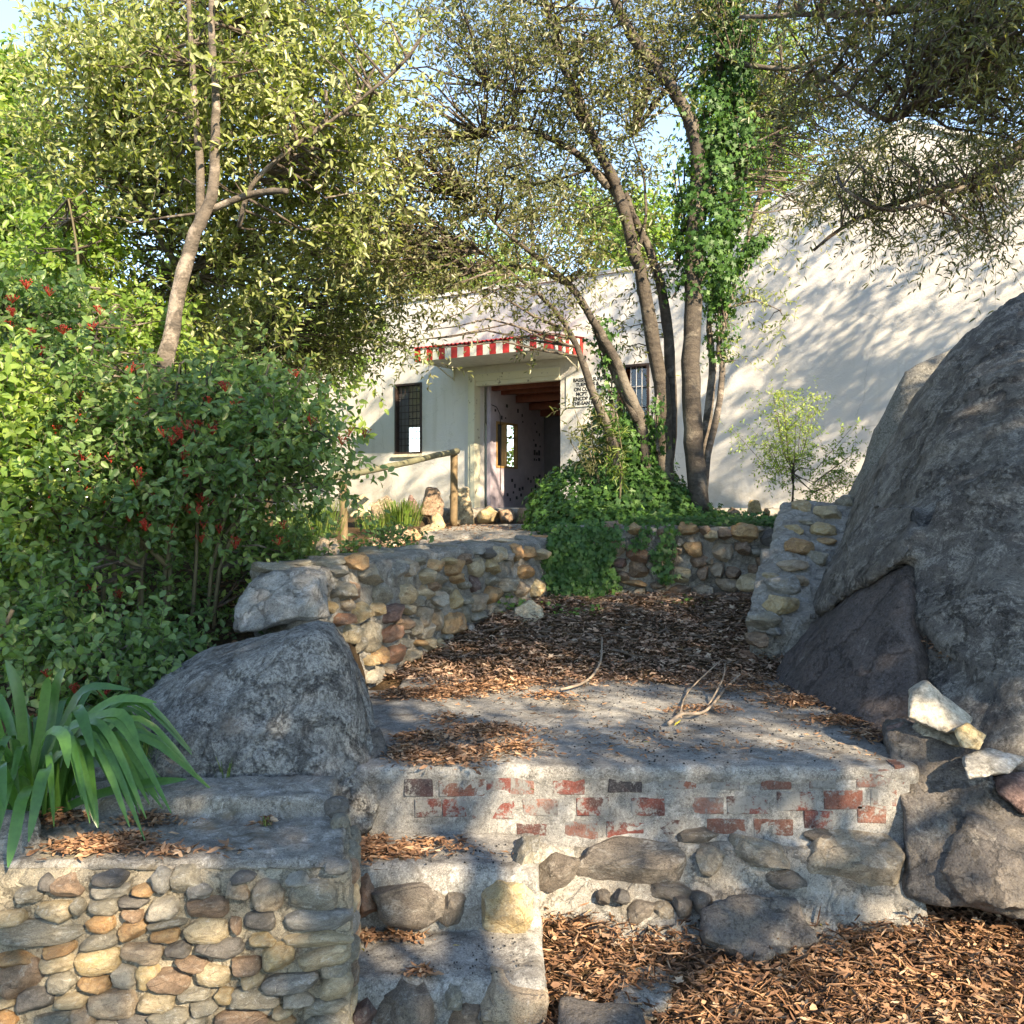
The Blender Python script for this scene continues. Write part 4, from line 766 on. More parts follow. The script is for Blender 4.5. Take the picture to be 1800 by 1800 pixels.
# ------------------------------------------------------------------ trees
def make_tree(name, label, cat, base, limbs, mat, crown_defs, leaf, per=6, tl=.38, nl=10, L=.07, W=.024, group=None, conn=.014, sub=None, **kw):
    t_ = thing(name, label, cat, base, group)
    skel = []
    for i, (pts, r0, r1) in enumerate(limbs):
        m = MB(); sk = limb_tubes(m, pts, r0, r1, 10 if r0 > .05 else 7, 4)
        m.build('trunk' if i == 0 else 'limb', mat, t_); skel.append(sk[len(sk)//4:] if i == 0 else sk)
    skel = np.vstack(skel)
    C = blobs(crown_defs) if isinstance(crown_defs, list) else crown_defs
    mbr = MB(); connect(mbr, skel, C, conn)
    lm = MB(); twigs(lm, mbr, C, per, tl, nl, L, W, **kw)
    mbr.build('branches', M_branch, t_, kind='stuff')
    lm.build('crown', leaf, t_)
    return t_, skel
def pl(lst, Y, Y2=None):
    n = len(lst); return [P(a, b, Y + ((Y2 if Y2 is not None else Y) - Y) * i / (n - 1)) for i, (a, b) in enumerate(lst)]

# multi-stemmed tree in front of the building
limbsA = [(pl([(1175,880),(1166,800),(1166,700),(1155,640),(1130,500),(1105,400),(1080,320),(1045,250),(1020,180),(985,100),(955,-20),(930,-150)], 9.3, 8.7), .088, .022),
          (pl([(1170,830),(1180,740),(1176,620),(1165,520),(1142,440),(1118,390),(1098,340)], 9.35, 9.1), .066, .03),
          (pl([(1135,880),(1130,760),(1110,700),(1070,610),(1040,560),(1000,500),(945,452),(885,405),(830,350)], 9.1, 8.6), .062, .009),
          (pl([(1095,880),(1082,800),(1065,745),(1042,690),(1025,640),(1000,580),(960,530),(900,482),(840,440)], 9.0, 8.6), .056, .008),
          (pl([(1120,740),(1085,665),(1060,610),(1043,565)], 9.0), .045, .032),
          (pl([(1070,330),(1020,275),(960,240),(900,225),(850,240)], 9.0, 8.6), .04, .012),
          (pl([(1085,350),(1050,300),(1000,310),(940,325)], 9.0, 9.2), .025, .008),
          (pl([(1045,250),(1000,180),(985,160),(900,160),(860,150)], 8.9), .03, .008),
          (pl([(1000,500),(930,470),(870,472),(835,478)], 8.9), .028, .008),
          (pl([(1120,450),(1135,380),(1130,300),(1110,240)], 9.1), .02, .006)]
crA = [(900,210,200,180,8.8,1.2,58),(780,330,170,130,8.6,1.2,48),(1010,120,170,140,8.9,1.2,46),(1080,330,90,130,9.4,.8,22),(850,60,220,100,8.6,1.4,55),(680,440,120,80,8.4,.8,30),(620,250,130,130,8.4,1,36),(900,400,150,60,9.0,.6,18),(980,-60,250,100,8.8,1.4,40),(1150,60,110,120,9.3,.8,30),(1130,560,50,80,9.5,.3,4),(930,600,40,30,8.9,.2,3),(980,540,60,30,8.8,.3,4),(760,500,100,40,8.4,.6,16),(1000,455,90,45,8.8,.5,12),(880,510,80,35,8.5,.4,8),(760,590,60,30,8.3,.3,5),(1150,460,60,40,9.2,.3,5)]
tA, skA = make_tree('multi_stem_tree', 'multi stemmed grey barked tree leaning over the striped awning from the ivy mound', 'tree', tuple(P(1140, 893, 9.2)), limbsA, M_bark, crA, L_mid, per=7, tl=.36, nl=9, L=.062, W=.021, conn=.013)
# ivy-clad upright tree
limbsB = [(pl([(1228,900),(1222,800),(1214,700),(1218,560),(1220,420),(1228,300),(1216,225),(1180,150),(1120,75),(1085,10),(1040,-120)], 9.0, 8.8), .098, .04),
          (pl([(1222,380),(1255,290),(1270,200),(1265,90),(1275,-60)], 9.0, 9.0), .06, .035),
          (pl([(1290,110),(1360,120),(1420,112),(1500,60),(1560,0)], 8.8, 8.2), .028, .008)]
crB = [(1230,0,140,110,9.0,1.0,45),(1380,150,110,120,9.4,.8,30),(1480,250,100,80,9.6,.6,26),(1430,330,90,50,9.4,.5,16),(1550,160,90,60,9.6,.6,20),(1340,20,120,90,9.0,.8,26),(1130,150,70,80,8.9,.5,10)]
tB, skB = make_tree('ivy_clad_tree', 'straight trunked tree with ivy up its top half in front of the white gable', 'tree', tuple(P(1225, 893, 9.0)), limbsB, M_bark, crB, L_mid, per=6, tl=.36, nl=9, L=.062, W=.02, conn=.012)
limbsC = [(pl([(1236,900),(1244,800),(1262,720),(1270,650),(1264,610),(1285,520),(1312,430),(1330,360),(1352,290),(1372,210),(1385,120)], 9.15, 9.5), .036, .014),
          (pl([(1236,820),(1246,720),(1252,640),(1246,560),(1262,480)], 9.4), .05, .02),
          (pl([(1285,540),(1330,530),(1370,545)], 9.4), .012, .004),(pl([(1320,420),(1300,300),(1320,200)], 9.4), .014, .005)]
crC = [(1370,560,20,25,9.5,.15,3),(1290,500,40,60,9.4,.3,8),(1340,400,40,60,9.5,.3,9),(1370,250,70,80,9.6,.4,18),(1290,620,20,60,9.3,.2,3),(1390,140,60,60,9.6,.4,9)]
make_tree('slender_tree', 'slender pale stemmed young tree right of the upright ivy clad trunk', 'tree', tuple(P(1240, 893, 9.2)), limbsC, M_bark2, crC, L_tree, per=4, tl=.3, nl=8, L=.058, W=.02, conn=.008)

# big leafy tree on the left and its neighbours
limbsD = [(pl([(262,1000),(268,850),(282,700),(298,600),(318,500),(342,410),(372,345),(377,250),(380,170),(372,40),(380,-120)], 6.3, 6.2), .068, .016),
          (pl([(350,390),(352,300),(342,180),(334,40),(330,-100)], 6.28), .034, .012),
          (pl([(372,368),(430,345),(470,336),(505,336)], 6.27, 6.1), .024, .018),
          (pl([(334,60),(305,20),(270,-20)], 7.2), .012, .006),(pl([(420,400),(440,330),(500,270),(600,200),(700,120),(745,60)], 6.6, 6.2), .018, .008),
          (pl([(320,480),(260,380),(220,250),(200,120)], 7.5), .03, .01)]
crD = [(270,120,200,150,7.3,1.3,84),(420,190,190,170,7.3,1.2,80),(220,330,190,130,7.5,1.2,66),(420,420,160,130,7.9,1.0,52),(560,90,180,130,7.3,1.0,50),(150,230,90,100,7.6,.8,26),(560,300,130,130,7.6,.8,55),(400,-40,210,80,7.3,1.2,40),(300,560,170,90,7.8,.6,40),(150,60,50,60,7.3,.6,8)]
tD, skD = make_tree('broadleaf_tree', 'large leafy tree with pale leaning trunk filling the left side', 'tree', tuple(P(262, 1000, 6.3)), limbsD, M_bark2, crD, L_tree, per=7, tl=.40, nl=11, L=.070, W=.027, conn=.012, along=.8, spread=.16)
limbsE = [(pl([(395,960),(410,800),(440,680),(480,560),(520,490),(570,400),(590,300)], 9.6), .07, .02),(pl([(500,520),(450,430),(430,330)], 9.7), .03, .01)]
crE = [(480,560,190,150,9.8,1.2,85),(600,440,120,100,9.8,1.0,46),(340,640,150,120,9.8,1,60),(600,610,80,70,10.2,.7,34),(640,520,60,60,10.0,.5,20)]
make_tree('broadleaf_tree', 'darker grey green tree between the leafy tree and the barred window', 'tree', tuple(P(400, 930, 9.6)), limbsE, M_bark, crE, L_tree, per=7, tl=.38, nl=11, L=.062, W=.022)
limbsF = [(pl([(20,950),(25,700),(30,450),(20,250)], 12), .12, .03),(pl([(28,500),(-30,350),(-40,200)], 12), .05, .02),(pl([(28,500),(80,400),(110,340)], 12), .04, .02)]
crF = [(0,260,110,150,12,1.5,110),(60,420,110,110,12,1.2,90),(60,560,120,110,12,1.4,80),(-20,140,70,60,12,1,30)]
make_tree('bright_tree', 'sunlit yellow green tree at the upper left edge under blue sky', 'tree', tuple(P(20, 930, 12)), limbsF, M_bark, crF, L_bright, per=7, tl=.45, nl=10, L=.10, W=.055)
# far trees closing the gaps behind; light leaf colours stand in for brightness
for i, (px, py, Y, rx, ry, n, lab, lf) in enumerate([
    (330,640,15,400,190,120,'tree crown behind the garden trees on the left with leaves coloured light for bright gaps', L_bright),
    (120,740,14,300,170,90,'dense green tree low behind the berry bush', L_tree),
    (-420,560,15,330,300,150,'green garden tree beyond the left edge of the shrubs', L_tree),
    (-1100,560,17,380,300,150,'tall green garden tree farthest out to the left', L_mid),
    (840,500,24,130,80,90,'yellow green tree top showing over the parapet above the awning', L_bright),
    (690,470,26,130,100,80,'pale green tree top over the left end of the building', L_tree),
    (1330,240,22,110,200,120,'bright feathery tree behind the gable slope', L_bright),
    (930,330,30,260,130,90,'thin crowned tree far beyond the parapet', L_mid),
    (1120,420,20,110,60,60,'low pale tree beyond the parapet right of the stems', L_bright),
    (830,800,26,120,70,80,'sunlit garden tree seen through the room windows', L_bright)]):
    b = P(px, HY, Y); b.z = 1.55; c = P(px, py, Y); lim = [([b, b.lerp(c, .5) + Vector((.2, 0, 0)), c, c + Vector((-.2, 0, .6))], .12, .03)]
    if px == 830: b = F((-2, -9, 0)); c = F((-2, -9, 1.2)); lim = [([b, c, c + Vector((0, 0, .8))], .1, .03)]; 
    if px == 830:
        C = np.array([tuple(F((-2 + rng.uniform(-4, 4), -9 + rng.uniform(-1, 1), rng.uniform(0.1, 3)))) for _ in range(n)])
    else: C = blobs([(px, py, rx, ry, Y, Y * .08, n)])
    make_tree('background_tree', lab, 'tree', tuple(b), lim, M_bark, C, lf, per=7, tl=.6, nl=9, L=.15, W=.075, spread=.25, stem_r=.004)

# overhanging tree at the right: trunk outside the picture, boughs reaching in
limbsG = [([Vector((5.9,4.4,.6)),Vector((5.7,4.4,2.2)),Vector((5.2,4.5,3.4)),Vector((4.6,4.6,4.4)),Vector((4.1,4.6,5.4))], .16, .07),
          ([Vector((5.3,4.5,3.2)),P(1950,215,4.9),P(1800,272,4.9),P(1700,315,4.9),P(1600,348,4.9),P(1500,388,4.9),P(1430,440,4.9)], .032, .007),
          ([Vector((5.2,4.5,3.3)),P(1900,230,4.6),P(1780,290,4.6),P(1680,335,4.6),P(1560,370,4.5),P(1480,330,4.5)], .026, .006),
          ([Vector((4.7,4.6,4.3)),P(1850,60,4.2),P(1750,110,4.0),P(1650,150,3.9),P(1560,210,3.9),P(1430,120,4.0)], .032, .006),
          ([Vector((4.7,4.6,4.3)),P(1800,-60,4.0),P(1700,-10,3.8),P(1560,20,3.8),P(1440,25,4.0),P(1300,30,4.2)], .032, .008)]
crG = [(1560,310,110,70,4.9,.4,26),(1690,300,110,60,4.8,.4,26),(1620,390,110,40,4.9,.3,18),(1500,300,60,50,4.9,.3,9),(1740,380,80,70,4.7,.4,22),(1650,120,150,90,4.0,.4,60),(1500,60,120,60,4.0,.4,26),(1740,30,110,80,3.4,.4,100),(1780,190,70,80,3.9,.3,24),(1560,-60,240,60,3.9,.5,50),(1420,150,60,50,4.1,.3,8)]
tG, skG = make_tree('overhanging_tree', 'dark fine leaved tree reaching in over the boulder from the right edge', 'tree', (5.9, 4.4, .6), limbsG, M_branch, crG, L_mid, per=4, tl=.26, nl=10, L=.040, W=.009, bias=(-.3,-.1,-.15), droop=.3, spread=.05, conn=.007, stem_r=.0014)
limbsH = [([Vector((2.6,-.6,0)),Vector((2.4,.2,2.2)),Vector((1.9,1.1,3.2)),P(1900,-30,1.9),P(1790,30,1.9),P(1720,70,1.9)], .07, .006)]
crH = [(1790,30,60,50,1.9,.15,46),(1740,60,70,40,1.95,.15,14),(1700,20,60,40,2.1,.2,8)]

# ------------------------------------------------------------------ trees behind and beside the photographer that shade the garden
def shade_tree(label, base, top, C, leaf=L_dark, per=7, L=.10, W=.045, name='shade_tree'):
    b = Vector(base); c = Vector(top); lim = [([b, b.lerp(c, .45) + Vector((.15, .1, 0)), c, c + Vector((.2, .3, .8))], .2, .06)]
    for k in range(5):
        a = C[rng.integers(len(C))]; lim.append(([c, c.lerp(Vector(a.tolist()), .5) + Vector((0, 0, .2)), Vector(a.tolist())], .06, .02))
    return make_tree(name, label, 'tree', base, lim, M_bark, C, leaf, per=per, tl=.45, nl=9, L=L, W=W, spread=.16, stem_r=.004)
def ell(c, r, n):
    u = unit(rng.normal(size=(n, 3))) * rng.uniform(0, 1, (n, 1)) ** (1 / 2.6); return np.array(c) + u * np.array(r)
SUNV = np.array(SUN[:])
def thin(C, holes):
    """leave gaps in a canopy through which the sun reaches given spots of the garden"""
    keep = np.ones(len(C), bool)
    for (p, r) in holes:
        d = C - np.array(p); a = d @ SUNV; dist = np.linalg.norm(d - a[:, None] * SUNV, axis=1); keep &= ~((dist < r) & (a > 1))
    return C[keep]
holes = [(tuple(F((1.2, -.55, .55))), .6), (tuple(F((.75, 0, .4))), .5), ((-1.08, 2.95, .33), .46), ((-1.3, 3.25, .57), .36), ((-.10, 3.45, .28), .55), ((1.55, 3.2, .02), .58), ((.42, 3.25, .05), .55), ((-.25, 3.8, .45), .42), ((.30, 3.8, .58), .36), ((.5, 5.3, .63), .58), ((1.2, 4.7, .63), .55), ((-.4, 5.4, .65), .5), ((-3.3, 5.6, 1.6), .8), ((-2.6, 6.5, 3.2), .8), ((-1.6, 7.5, 4), 1.2), ((1.9, 3.7, .1), .5), ((-.9, 5, 1.2), .3), ((.1, 7.4, 1.1), .35)]
CA = thin(ell((3.6, -2.6, 5.2), (4.8, 4.0, 1.3), 860), holes)
shade_tree('tall spreading shade tree behind the camera on the right', (4.2, -4.2, -.05), (4.0, -3.4, 4.2), CA)
CB = thin(ell((6.6, 1.0, 5.6), (3.0, 3.0, 1.3), 300), holes)
shade_tree('spreading shade tree beyond the right edge of the low boulder', (7.4, 1.8, .0), (7.0, 1.5, 4.4), CB)
CC = np.vstack([ell((8.6, 8.4, 6.3), (2.8, 3.2, 2.3), 60)] + [ell((8.6 + rng.uniform(-2.2, 2.2), 8.4 + rng.uniform(-2.6, 2.6), 6.2 + rng.uniform(-1.6, 1.8)), (.8, .8, .5), 15) for _ in range(13)])
shade_tree('open crowned tree that throws streaks of shade on the gable wall', (9.6, 8.0, 1.5), (9.2, 8.2, 4.6), CC, per=6, L=.09, W=.03)
CD = np.vstack([ell((5.4, 7.8, 7.7), (1.9, 2.2, 1.4), 60), ell((6.9, 8.0, 6.6), (1.5, 2.0, 1.4), 45), ell((4.2, 9.4, 8.6), (2.2, 1.6, 1.1), 60)])
shade_tree('high thin crowned tree over the huge boulder', (6.4, 9.6, 1.5), (5.9, 8.6, 6.0), CD, per=6, L=.09, W=.03)
CE = thin(np.vstack([ell((.5, -1.0, 6.8), (3.2, 2.2, 1.0), 80), ell((2.0, -1.2, 6.0), (2.0, 1.5, .9), 22)]), holes)
shade_tree('tall open shade tree behind the camera on the left', (-2.4, -4.0, -.05), (-1.0, -2.4, 5.6), CE)

# ------------------------------------------------------------------ ivy
def ivy_leaves(mb, pts, nrm, L=.06, jitter=.03, hue=None):
    m2 = 2; pts = np.repeat(pts, m2, 0) + rng.normal(size=(len(pts) * m2, 3)) * .012; nrm = np.repeat(nrm, m2, 0); hue = None if hue is None else np.repeat(hue, m2); L = L * .68
    n = len(pts); nrm = unit(nrm + rng.normal(size=(n, 3)) * .4)
    d = unit(np.cross(nrm, rng.normal(size=(n, 3)))); d = unit(d + np.array([0, 0, -.8]) - nrm * (np.array([0, 0, -.8]) @ nrm.T)[:, None])
    s = rng.uniform(.6, 1.25, n) * L
    add_leaves(mb, pts + rng.normal(size=(n, 3)) * jitter, d, nrm, s, s, np.clip(rng.beta(1.6, 3, n) if hue is None else hue, 0, 1), (IV_V, IV_Q))
def on_ellipsoid(c, r, n, zmin=-.3):
    u = unit(rng.normal(size=(int(n * 2.2), 3))); u = u[(u[:, 2] > zmin) & (u[:, 1] < .5)][:n]
    r = np.array(r); return np.array(c) + u * r * (1 + .10 * nz(u[:, 0] * 3, u[:, 2] * 3, 2)[:, None]), unit(u / r)
im = thing('ivy_mound', 'dark green ivy mound round the tree bases spilling over the retaining wall', 'ivy', tuple(P(1120, 900, 9)))
m = MB(); vine = MB()
for c, r, n in [((.95,9.3,1.55),(.75,.7,.52),2600),((1.40,9.3,1.48),(.5,.6,.36),1600),((.72,8.85,1.42),(.55,.5,.26),1500),((1.8,9.2,1.42),(.4,.5,.16),500),((1.22,9.6,1.8),(.36,.4,.72),1400),((1.15,8.7,1.40),(.75,.35,.18),1300),((.9,9.5,1.9),(.22,.3,.7),600)]:
    p, q = on_ellipsoid(c, r, n); ivy_leaves(m, p, q, .075, .04)
n = 900; p = np.stack([rng.uniform(.95, 2.4, n), rng.uniform(8.0, 8.7, n), 1.53 + rng.normal(size=n) * .02], -1); ivy_leaves(m, p, np.tile([0, -.4, 1.0], (n, 1)), .06)
# fall over the wall
for x0, x1, za, zb, nn in [(.30,.66,.78,1.5,1300),(.62,.86,.98,1.5,420),(1.20,1.32,1.05,1.5,110),(1.02,1.12,1.32,1.5,30),(.40,.80,.76,.92,260)]:
    z = zb - (zb - za) * rng.uniform(0, 1, nn) ** .9; x = rng.uniform(x0, x1, nn) + .05 * np.sin(z * 9); y = 7.93 - .10 * rng.uniform(0, 1, nn) - .10 * (1.5 - z)
    if x0 < .5: y = y - .12
    ivy_leaves(m, np.stack([x, y, z], -1), np.tile([-.1, -1.0, .35], (nn, 1)), .062, .02)
    for k in range(4):
        xx = rng.uniform(x0, x1); vine.tube([(xx, 7.95, zb), (xx + .03, 7.88, (za + zb) / 2), (xx - .02, 7.86, za)], .004, 5, False)
m.build('leaves', L_ivy, im); vine.build('vines', M_branch, im)
def trunk_ivy(label, parts, name='climbing_ivy'):
    first = parts[0][0]; t_ = thing(name, label, 'ivy', tuple(first[0])); m = MB(); vn = MB()
    for pts, rad, n, gap in parts:
        p = np.array([tuple(a) for a in pts]); k = len(p); tt = rng.uniform(0, k - 1, n); i = np.minimum(tt.astype(int), k - 2); f = (tt - i)[:, None]
        c = p[i] * (1 - f) + p[i + 1] * f; th = rng.uniform(0, 6.283, n); rr = rad * rng.uniform(.5, 1.15, n) * (1 + .45 * np.sin(tt * 5 + th * 2))
        u = np.stack([np.cos(th), np.sin(th), rng.normal(size=n) * .2], -1)
        if gap: keep = np.sin(tt * 7 + 2 * th) > -gap; c, u, rr = c[keep], u[keep], rr[keep]
        ivy_leaves(m, c + u * rr[:, None], u, .066, .02)
        for _ in range(3): vn.tube(p + rng.normal(size=p.shape) * rad * .3, .008, 5, False)
    m.build('leaves', L_ivy, t_); vn.build('vines', M_branch, t_)
trunk_ivy('thick ivy wrapped round the upper half of the straight trunk', [
    (pl([(1232,520),(1236,450),(1240,400),(1245,340),(1248,280),(1250,200),(1265,120),(1270,40),(1270,-60)], 8.95), .24, 3600, .75),
    (pl([(1285,300),(1290,220),(1295,120),(1300,30)], 9.0), .22, 1500, .7),
    (pl([(1260,560),(1270,480),(1285,400),(1270,330)], 9.15), .15, 800, .5),
    (pl([(1300,470),(1320,440),(1335,420)], 9.2), .09, 160, None),
    (pl([(1195,300),(1200,390),(1190,470)], 9.0), .10, 260, .4)])
trunk_ivy('thin ivy climbing between the leaning stems beside the notice', [
    (pl([(1098,800),(1080,720),(1068,660),(1060,600),(1052,560)], 9.05), .11, 420, .4),
    (pl([(1110,860),(1105,800),(1100,760)], 9.1), .17, 500, None),
    (pl([(1160,800),(1150,740),(1156,700)], 9.0), .08, 140, .3)])
trunk_ivy('sparse yellowish ivy on the slender right hand stem', [(pl([(1262,640),(1270,560),(1262,500),(1290,470)], 9.3), .12, 330, .4)])

# small plants round the ivy
def sprig(name, label, base, stems, leaf, L, W, per_n=9, n_tw=3, tl=.2):
    t_ = thing(name, label, 'plant', tuple(base)); sm_ = MB(); lm = MB(); C = []
    for top in stems:
        top = Vector(top); b = Vector(base); mid = b.lerp(top, .5) + Vector((random.uniform(-.04, .04), 0, .04)); sm_.tube([b, mid, top], [.008, .006, .003], 5, False)
        C += [tuple(b.lerp(top, f)) for f in (.45, .62, .8, 1.0)]
    twigs(lm, sm_, np.array(C), n_tw, tl, per_n, L, W, spread=.02)
    sm_.build('stems', M_stem, t_); lm.build('leaves', leaf, t_)
sprig('oleander_sprig', 'long leaved shoot in front of the plaster wall left of the ivy mound', P(1062,880,8.8), [P(1010,720,8.8),P(1040,740,8.8),P(1000,770,8.8),P(1060,700,8.8)], L_mid, .085, .012, 9, 2, .16)
sprig('oleander_sprig', 'bright rosette shoot standing among the leaning stems', P(1090,880,8.6), [P(1082,770,8.6),P(1085,735,8.6)], L_grass, .09, .012, 9, 2, .12)
# airy bush by the white gable
bsh = thing('airy_bush', 'small airy yellow green bush against the sunlit white wall', 'bush', tuple(P(1392, 893, 9.6)))
sm_ = MB(); lm = MB(); C = []; hue = []
root = P(1392, 900, 9.6)
bsh_top = P(1394, 862, 9.6); sm_.tube([root, bsh_top, bsh_top + Vector((.01, 0, .24))], [.012, .010, .005], 6)
for k in range(17):
    a = rng.uniform(-1, 1); tx = 1392 + a * 120 + rng.normal() * 12; ty = 790 - (1 - a * a) * 90 + rng.uniform(-10, 60); Y = 9.6 + rng.uniform(-.45, .45)
    top = P(tx, ty, Y); mid = root.lerp(top, .5) + Vector((-a * .08, 0, -.02)); bs0 = bsh_top.lerp(Vector((bsh_top.x, bsh_top.y, bsh_top.z + .22)), rng.uniform(0, 1)); sm_.tube([bs0, bs0.lerp(mid, .4) + Vector((-a*.06,0,.05)), mid + Vector((0,0,.03)), top], [.006, .005, .004, .002], 5, False)
    for f in (.45, .6, .75, .88, 1.0):
        c = mid.lerp(top, (f - .5) * 2) if f > .5 else root.lerp(mid, f * 2); C.append(tuple(c)); hue.append(np.clip(.2 + (c.z - 1.8) * .8, 0, 1))
twigs(lm, sm_, np.array(C), 5, .22, 9, .036, .015, spread=.05, hue=np.array(hue), stem_r=.0015)
sm_.build('stems', M_branch, bsh); lm.build('leaves', L_bright, bsh)

# ------------------------------------------------------------------ red-berried shrub
def shrub(name, label, base, stems, defs, leaf, per, tl, nl, L, W, berries, nb_seed=1, **kw):
    t_ = thing(name, label, 'shrub', base); st = MB(); skel = []
    for pts in stems: skel.append(limb_tubes(st, pts, .016, .006, 6, 3))
    skel = np.vstack(skel); C = blobs(defs); br = MB(); connect(br, skel, C, .008); lm = MB(); twigs(lm, br, C, per, tl, nl, L, W, **kw)
    st.build('stems', M_stem, t_); br.build('twigs', M_branch, t_, kind='stuff'); lm.build('leaves', leaf, t_)
    bm = bmesh.new(); bmesh.ops.create_icosphere(bm, subdivisions=1, radius=1); bv = np.array([v.co[:] for v in bm.verts]); bf = np.array([[v.index for v in f.verts] for f in bm.faces]); bm.free()
    for px, py, Y, n in berries:
        c = np.array(P(px, py, Y)[:]); m = MB()
        for _ in range(n):
            p = c + rng.normal(size=3) * np.array([.017, .015, .008]); m.add(bv * rng.uniform(.0035, .0050) + p, None, bf)
            m.tube([p, c + np.array([0, .01, -.04])], .0012, 3, False)
        m.build('berry_cluster', M_berry, t_)
    return t_
stemsB = [pl([(x, 1190), (x + rng.uniform(-15, 15), 1000), (x + dx, 820), (x + dx * 1.8, 640)], 5.6, 5.6) for x, dx in [(60,-20),(130,-30),(175,-10),(235,10),(262,30),(285,-15),(300,40),(330,20),(365,60),(375,90),(200,-50)]]
stemsB += [pl([(380,960),(440,880),(500,790),(560,740)], 5.7), pl([(300,1000),(150,850),(60,700),(0,560)], 5.6), pl([(250,1000),(80,900),(-60,800)], 5.4)]
Bp = [(345,742,26),(372,752,18),(310,752,16),(395,675,20),(120,670,18),(140,690,14),(545,735,14),(520,650,10),(255,920,30),(300,925,14),(145,857,24),(105,855,12),(70,840,18),(85,865,14),(180,873,16),(182,892,12),(95,1010,16),(135,1038,22),(162,1032,16),(125,1058,24),(72,1055,12),(15,990,18),(8,970,12),(108,1095,16),(320,760,14),(300,770,12),(45,495,20),(85,508,18),(20,545,26),(55,580,22),(110,575,26),(160,568,16),(70,612,18),(20,520,14),(15,565,16),(175,540,10),(230,650,10),(640,757,10),(600,770,12),(612,755,8),(178,792,14),(230,640,8),(420,700,10),(355,870,10),(470,830,10),(210,1040,10),(80,905,10),(40,760,14),(10,880,14),(260,805,10),(320,795,10)]
shrub('berry_shrub', 'large green shrub with clusters of small red berries on the left', tuple(P(250, 1190, 5.6)), stemsB,
      [(330,790,200,100,5.5,.6,80),(500,760,120,80,5.6,.4,34),(120,720,150,120,5.4,.6,46),(100,890,150,100,5.2,.5,44),(60,1040,120,70,5.0,.4,26),(290,920,130,60,5.7,.5,24),(400,890,110,80,5.9,.4,16),(240,1090,180,50,5.9,.5,24),(60,540,110,60,5.6,.4,28),(420,680,130,60,5.8,.4,26),(570,850,60,60,6.2,.3,10),(470,980,90,60,6.3,.3,22)],
      L_bush, 6, .24, 9, .056, .030, [(a, b, 5.15 + rng.uniform(-.15, .25) if a < 400 else 5.35, int(c * 1.0)) for a, b, c in Bp + [(int(rng.uniform(20, 500)), int(rng.uniform(690, 960)), 8) for _ in range(60)]], spread=.07, stem_r=.0018)
shrub('berry_shrub', 'low sprawling shrub with a few red berries above the strap leaved plant', tuple(P(180, 1230, 4.6)), [pl([(150,1240),(170,1190),(200,1150)], 4.6), pl([(100,1240),(80,1180),(60,1140)], 4.6), pl([(220,1230),(260,1190),(290,1170)], 4.7)],
      [(150,1160,130,45,4.6,.3,34),(260,1150,80,40,4.8,.3,18),(60,1120,90,50,4.7,.3,20),(180,1205,110,30,4.5,.2,22)], L_bush, 6, .18, 8, .052, .030,
      [(205,1187,4.35,12),(180,1212,4.3,12),(130,1206,4.3,14),(83,1178,4.35,8),(145,1180,4.35,8)], spread=.06, stem_r=.0018)
shrub('sunlit_shrub', 'light green shrub catching sun at the left edge behind the berries', tuple(P(-60, 1100, 5.4)), [pl([(-60,1100),(-30,900),(0,750),(20,600)], 5.2), pl([(-80,1100),(-60,850),(-40,600)], 5.2), pl([(60,1000),(120,750),(140,500),(120,350)], 6.3)],
      [(0,860,70,90,4.9,.3,30),(0,720,60,80,5.0,.3,26),(80,600,90,90,6.6,.4,36),(110,450,100,90,6.9,.5,44),(10,1020,60,60,4.8,.2,14),(250,600,120,70,6.8,.5,30)], L_bright, 6, .26, 9, .062, .032, [], spread=.07, stem_r=.0018)
# ground cover under the shrub and on the slope
gc = MB(); gs = MB(); n = 1500
bx = rng.uniform(-9.5, -.6, n); by = rng.uniform(4.6, 9.6, n); cxx = np.interp(by, _cwy, _cwx); ok = (bx < cxx - .45) & ((by < 7.6) | (bx < -1.9)); bx, by = bx[ok], by[ok]
twigs(gc, gs, np.stack([bx, by, ground(bx, by) + .06], -1), 4, .20, 7, .05, .024, bias=(0, 0, .7), spread=.05)
u_ = gc.build('ground_cover', L_bush, kind='stuff'); tag(u_, 'dark leafy ground cover under the berry shrubs', None, kind='stuff')
u2 = gs.build('ground_cover_stems', M_stem, u_)

# grasses
def tuft(label, c, n, h, spread, leaf=L_grass, w_=.0042, name='grass_tuft'):
    w0 = w_
    t_ = thing(name, label, 'grass', tuple(c)); m = MB()
    for _ in range(n):
        a = rng.uniform(0, 6.28); l = rng.uniform(.5, 1.15) * h; d = np.array([math.cos(a), math.sin(a), 0]); b = np.array(c[:]) + d * rng.uniform(0, spread) ; o = rng.uniform(.15, .75)
        o = o * 1.3; w_ = w0 * rng.uniform(.6, 1.2); pts = [b, b + d * l * o * .25 + np.array([0, 0, l * .45]), b + d * l * o * .5 + np.array([0, 0, l * .85]), b + d * l * o * .95 + np.array([0, 0, l * (1 - .35 * o)])]
        s = np.array([-d[1], d[0], 0]) * w_; v = []
        for p, f in zip(pts, (1, .9, .6, .08)): v += [p - s * f, p + s * f]
        m.add(v, [(0,1,3,2),(2,3,5,4),(4,5,7,6)], rnd=rng.uniform(0, 1))
    m.build('blades', leaf, t_)
tuft('bright green grass tuft among the rocks left of the path', P(705, 925, 9.4), 420, .27, .20)
tuft('small grass tuft beside the bright one', P(660, 930, 9.3), 90, .16, .22)
tuft('thin dry grass at the left foot of the dark boulder', P(245, 1365, 3.72), 60, .17, .05, w_=.0025)
tuft('few grass blades sprouting in front of the dark boulder', P(395, 1372, 3.68), 14, .10, .04, w_=.0025)
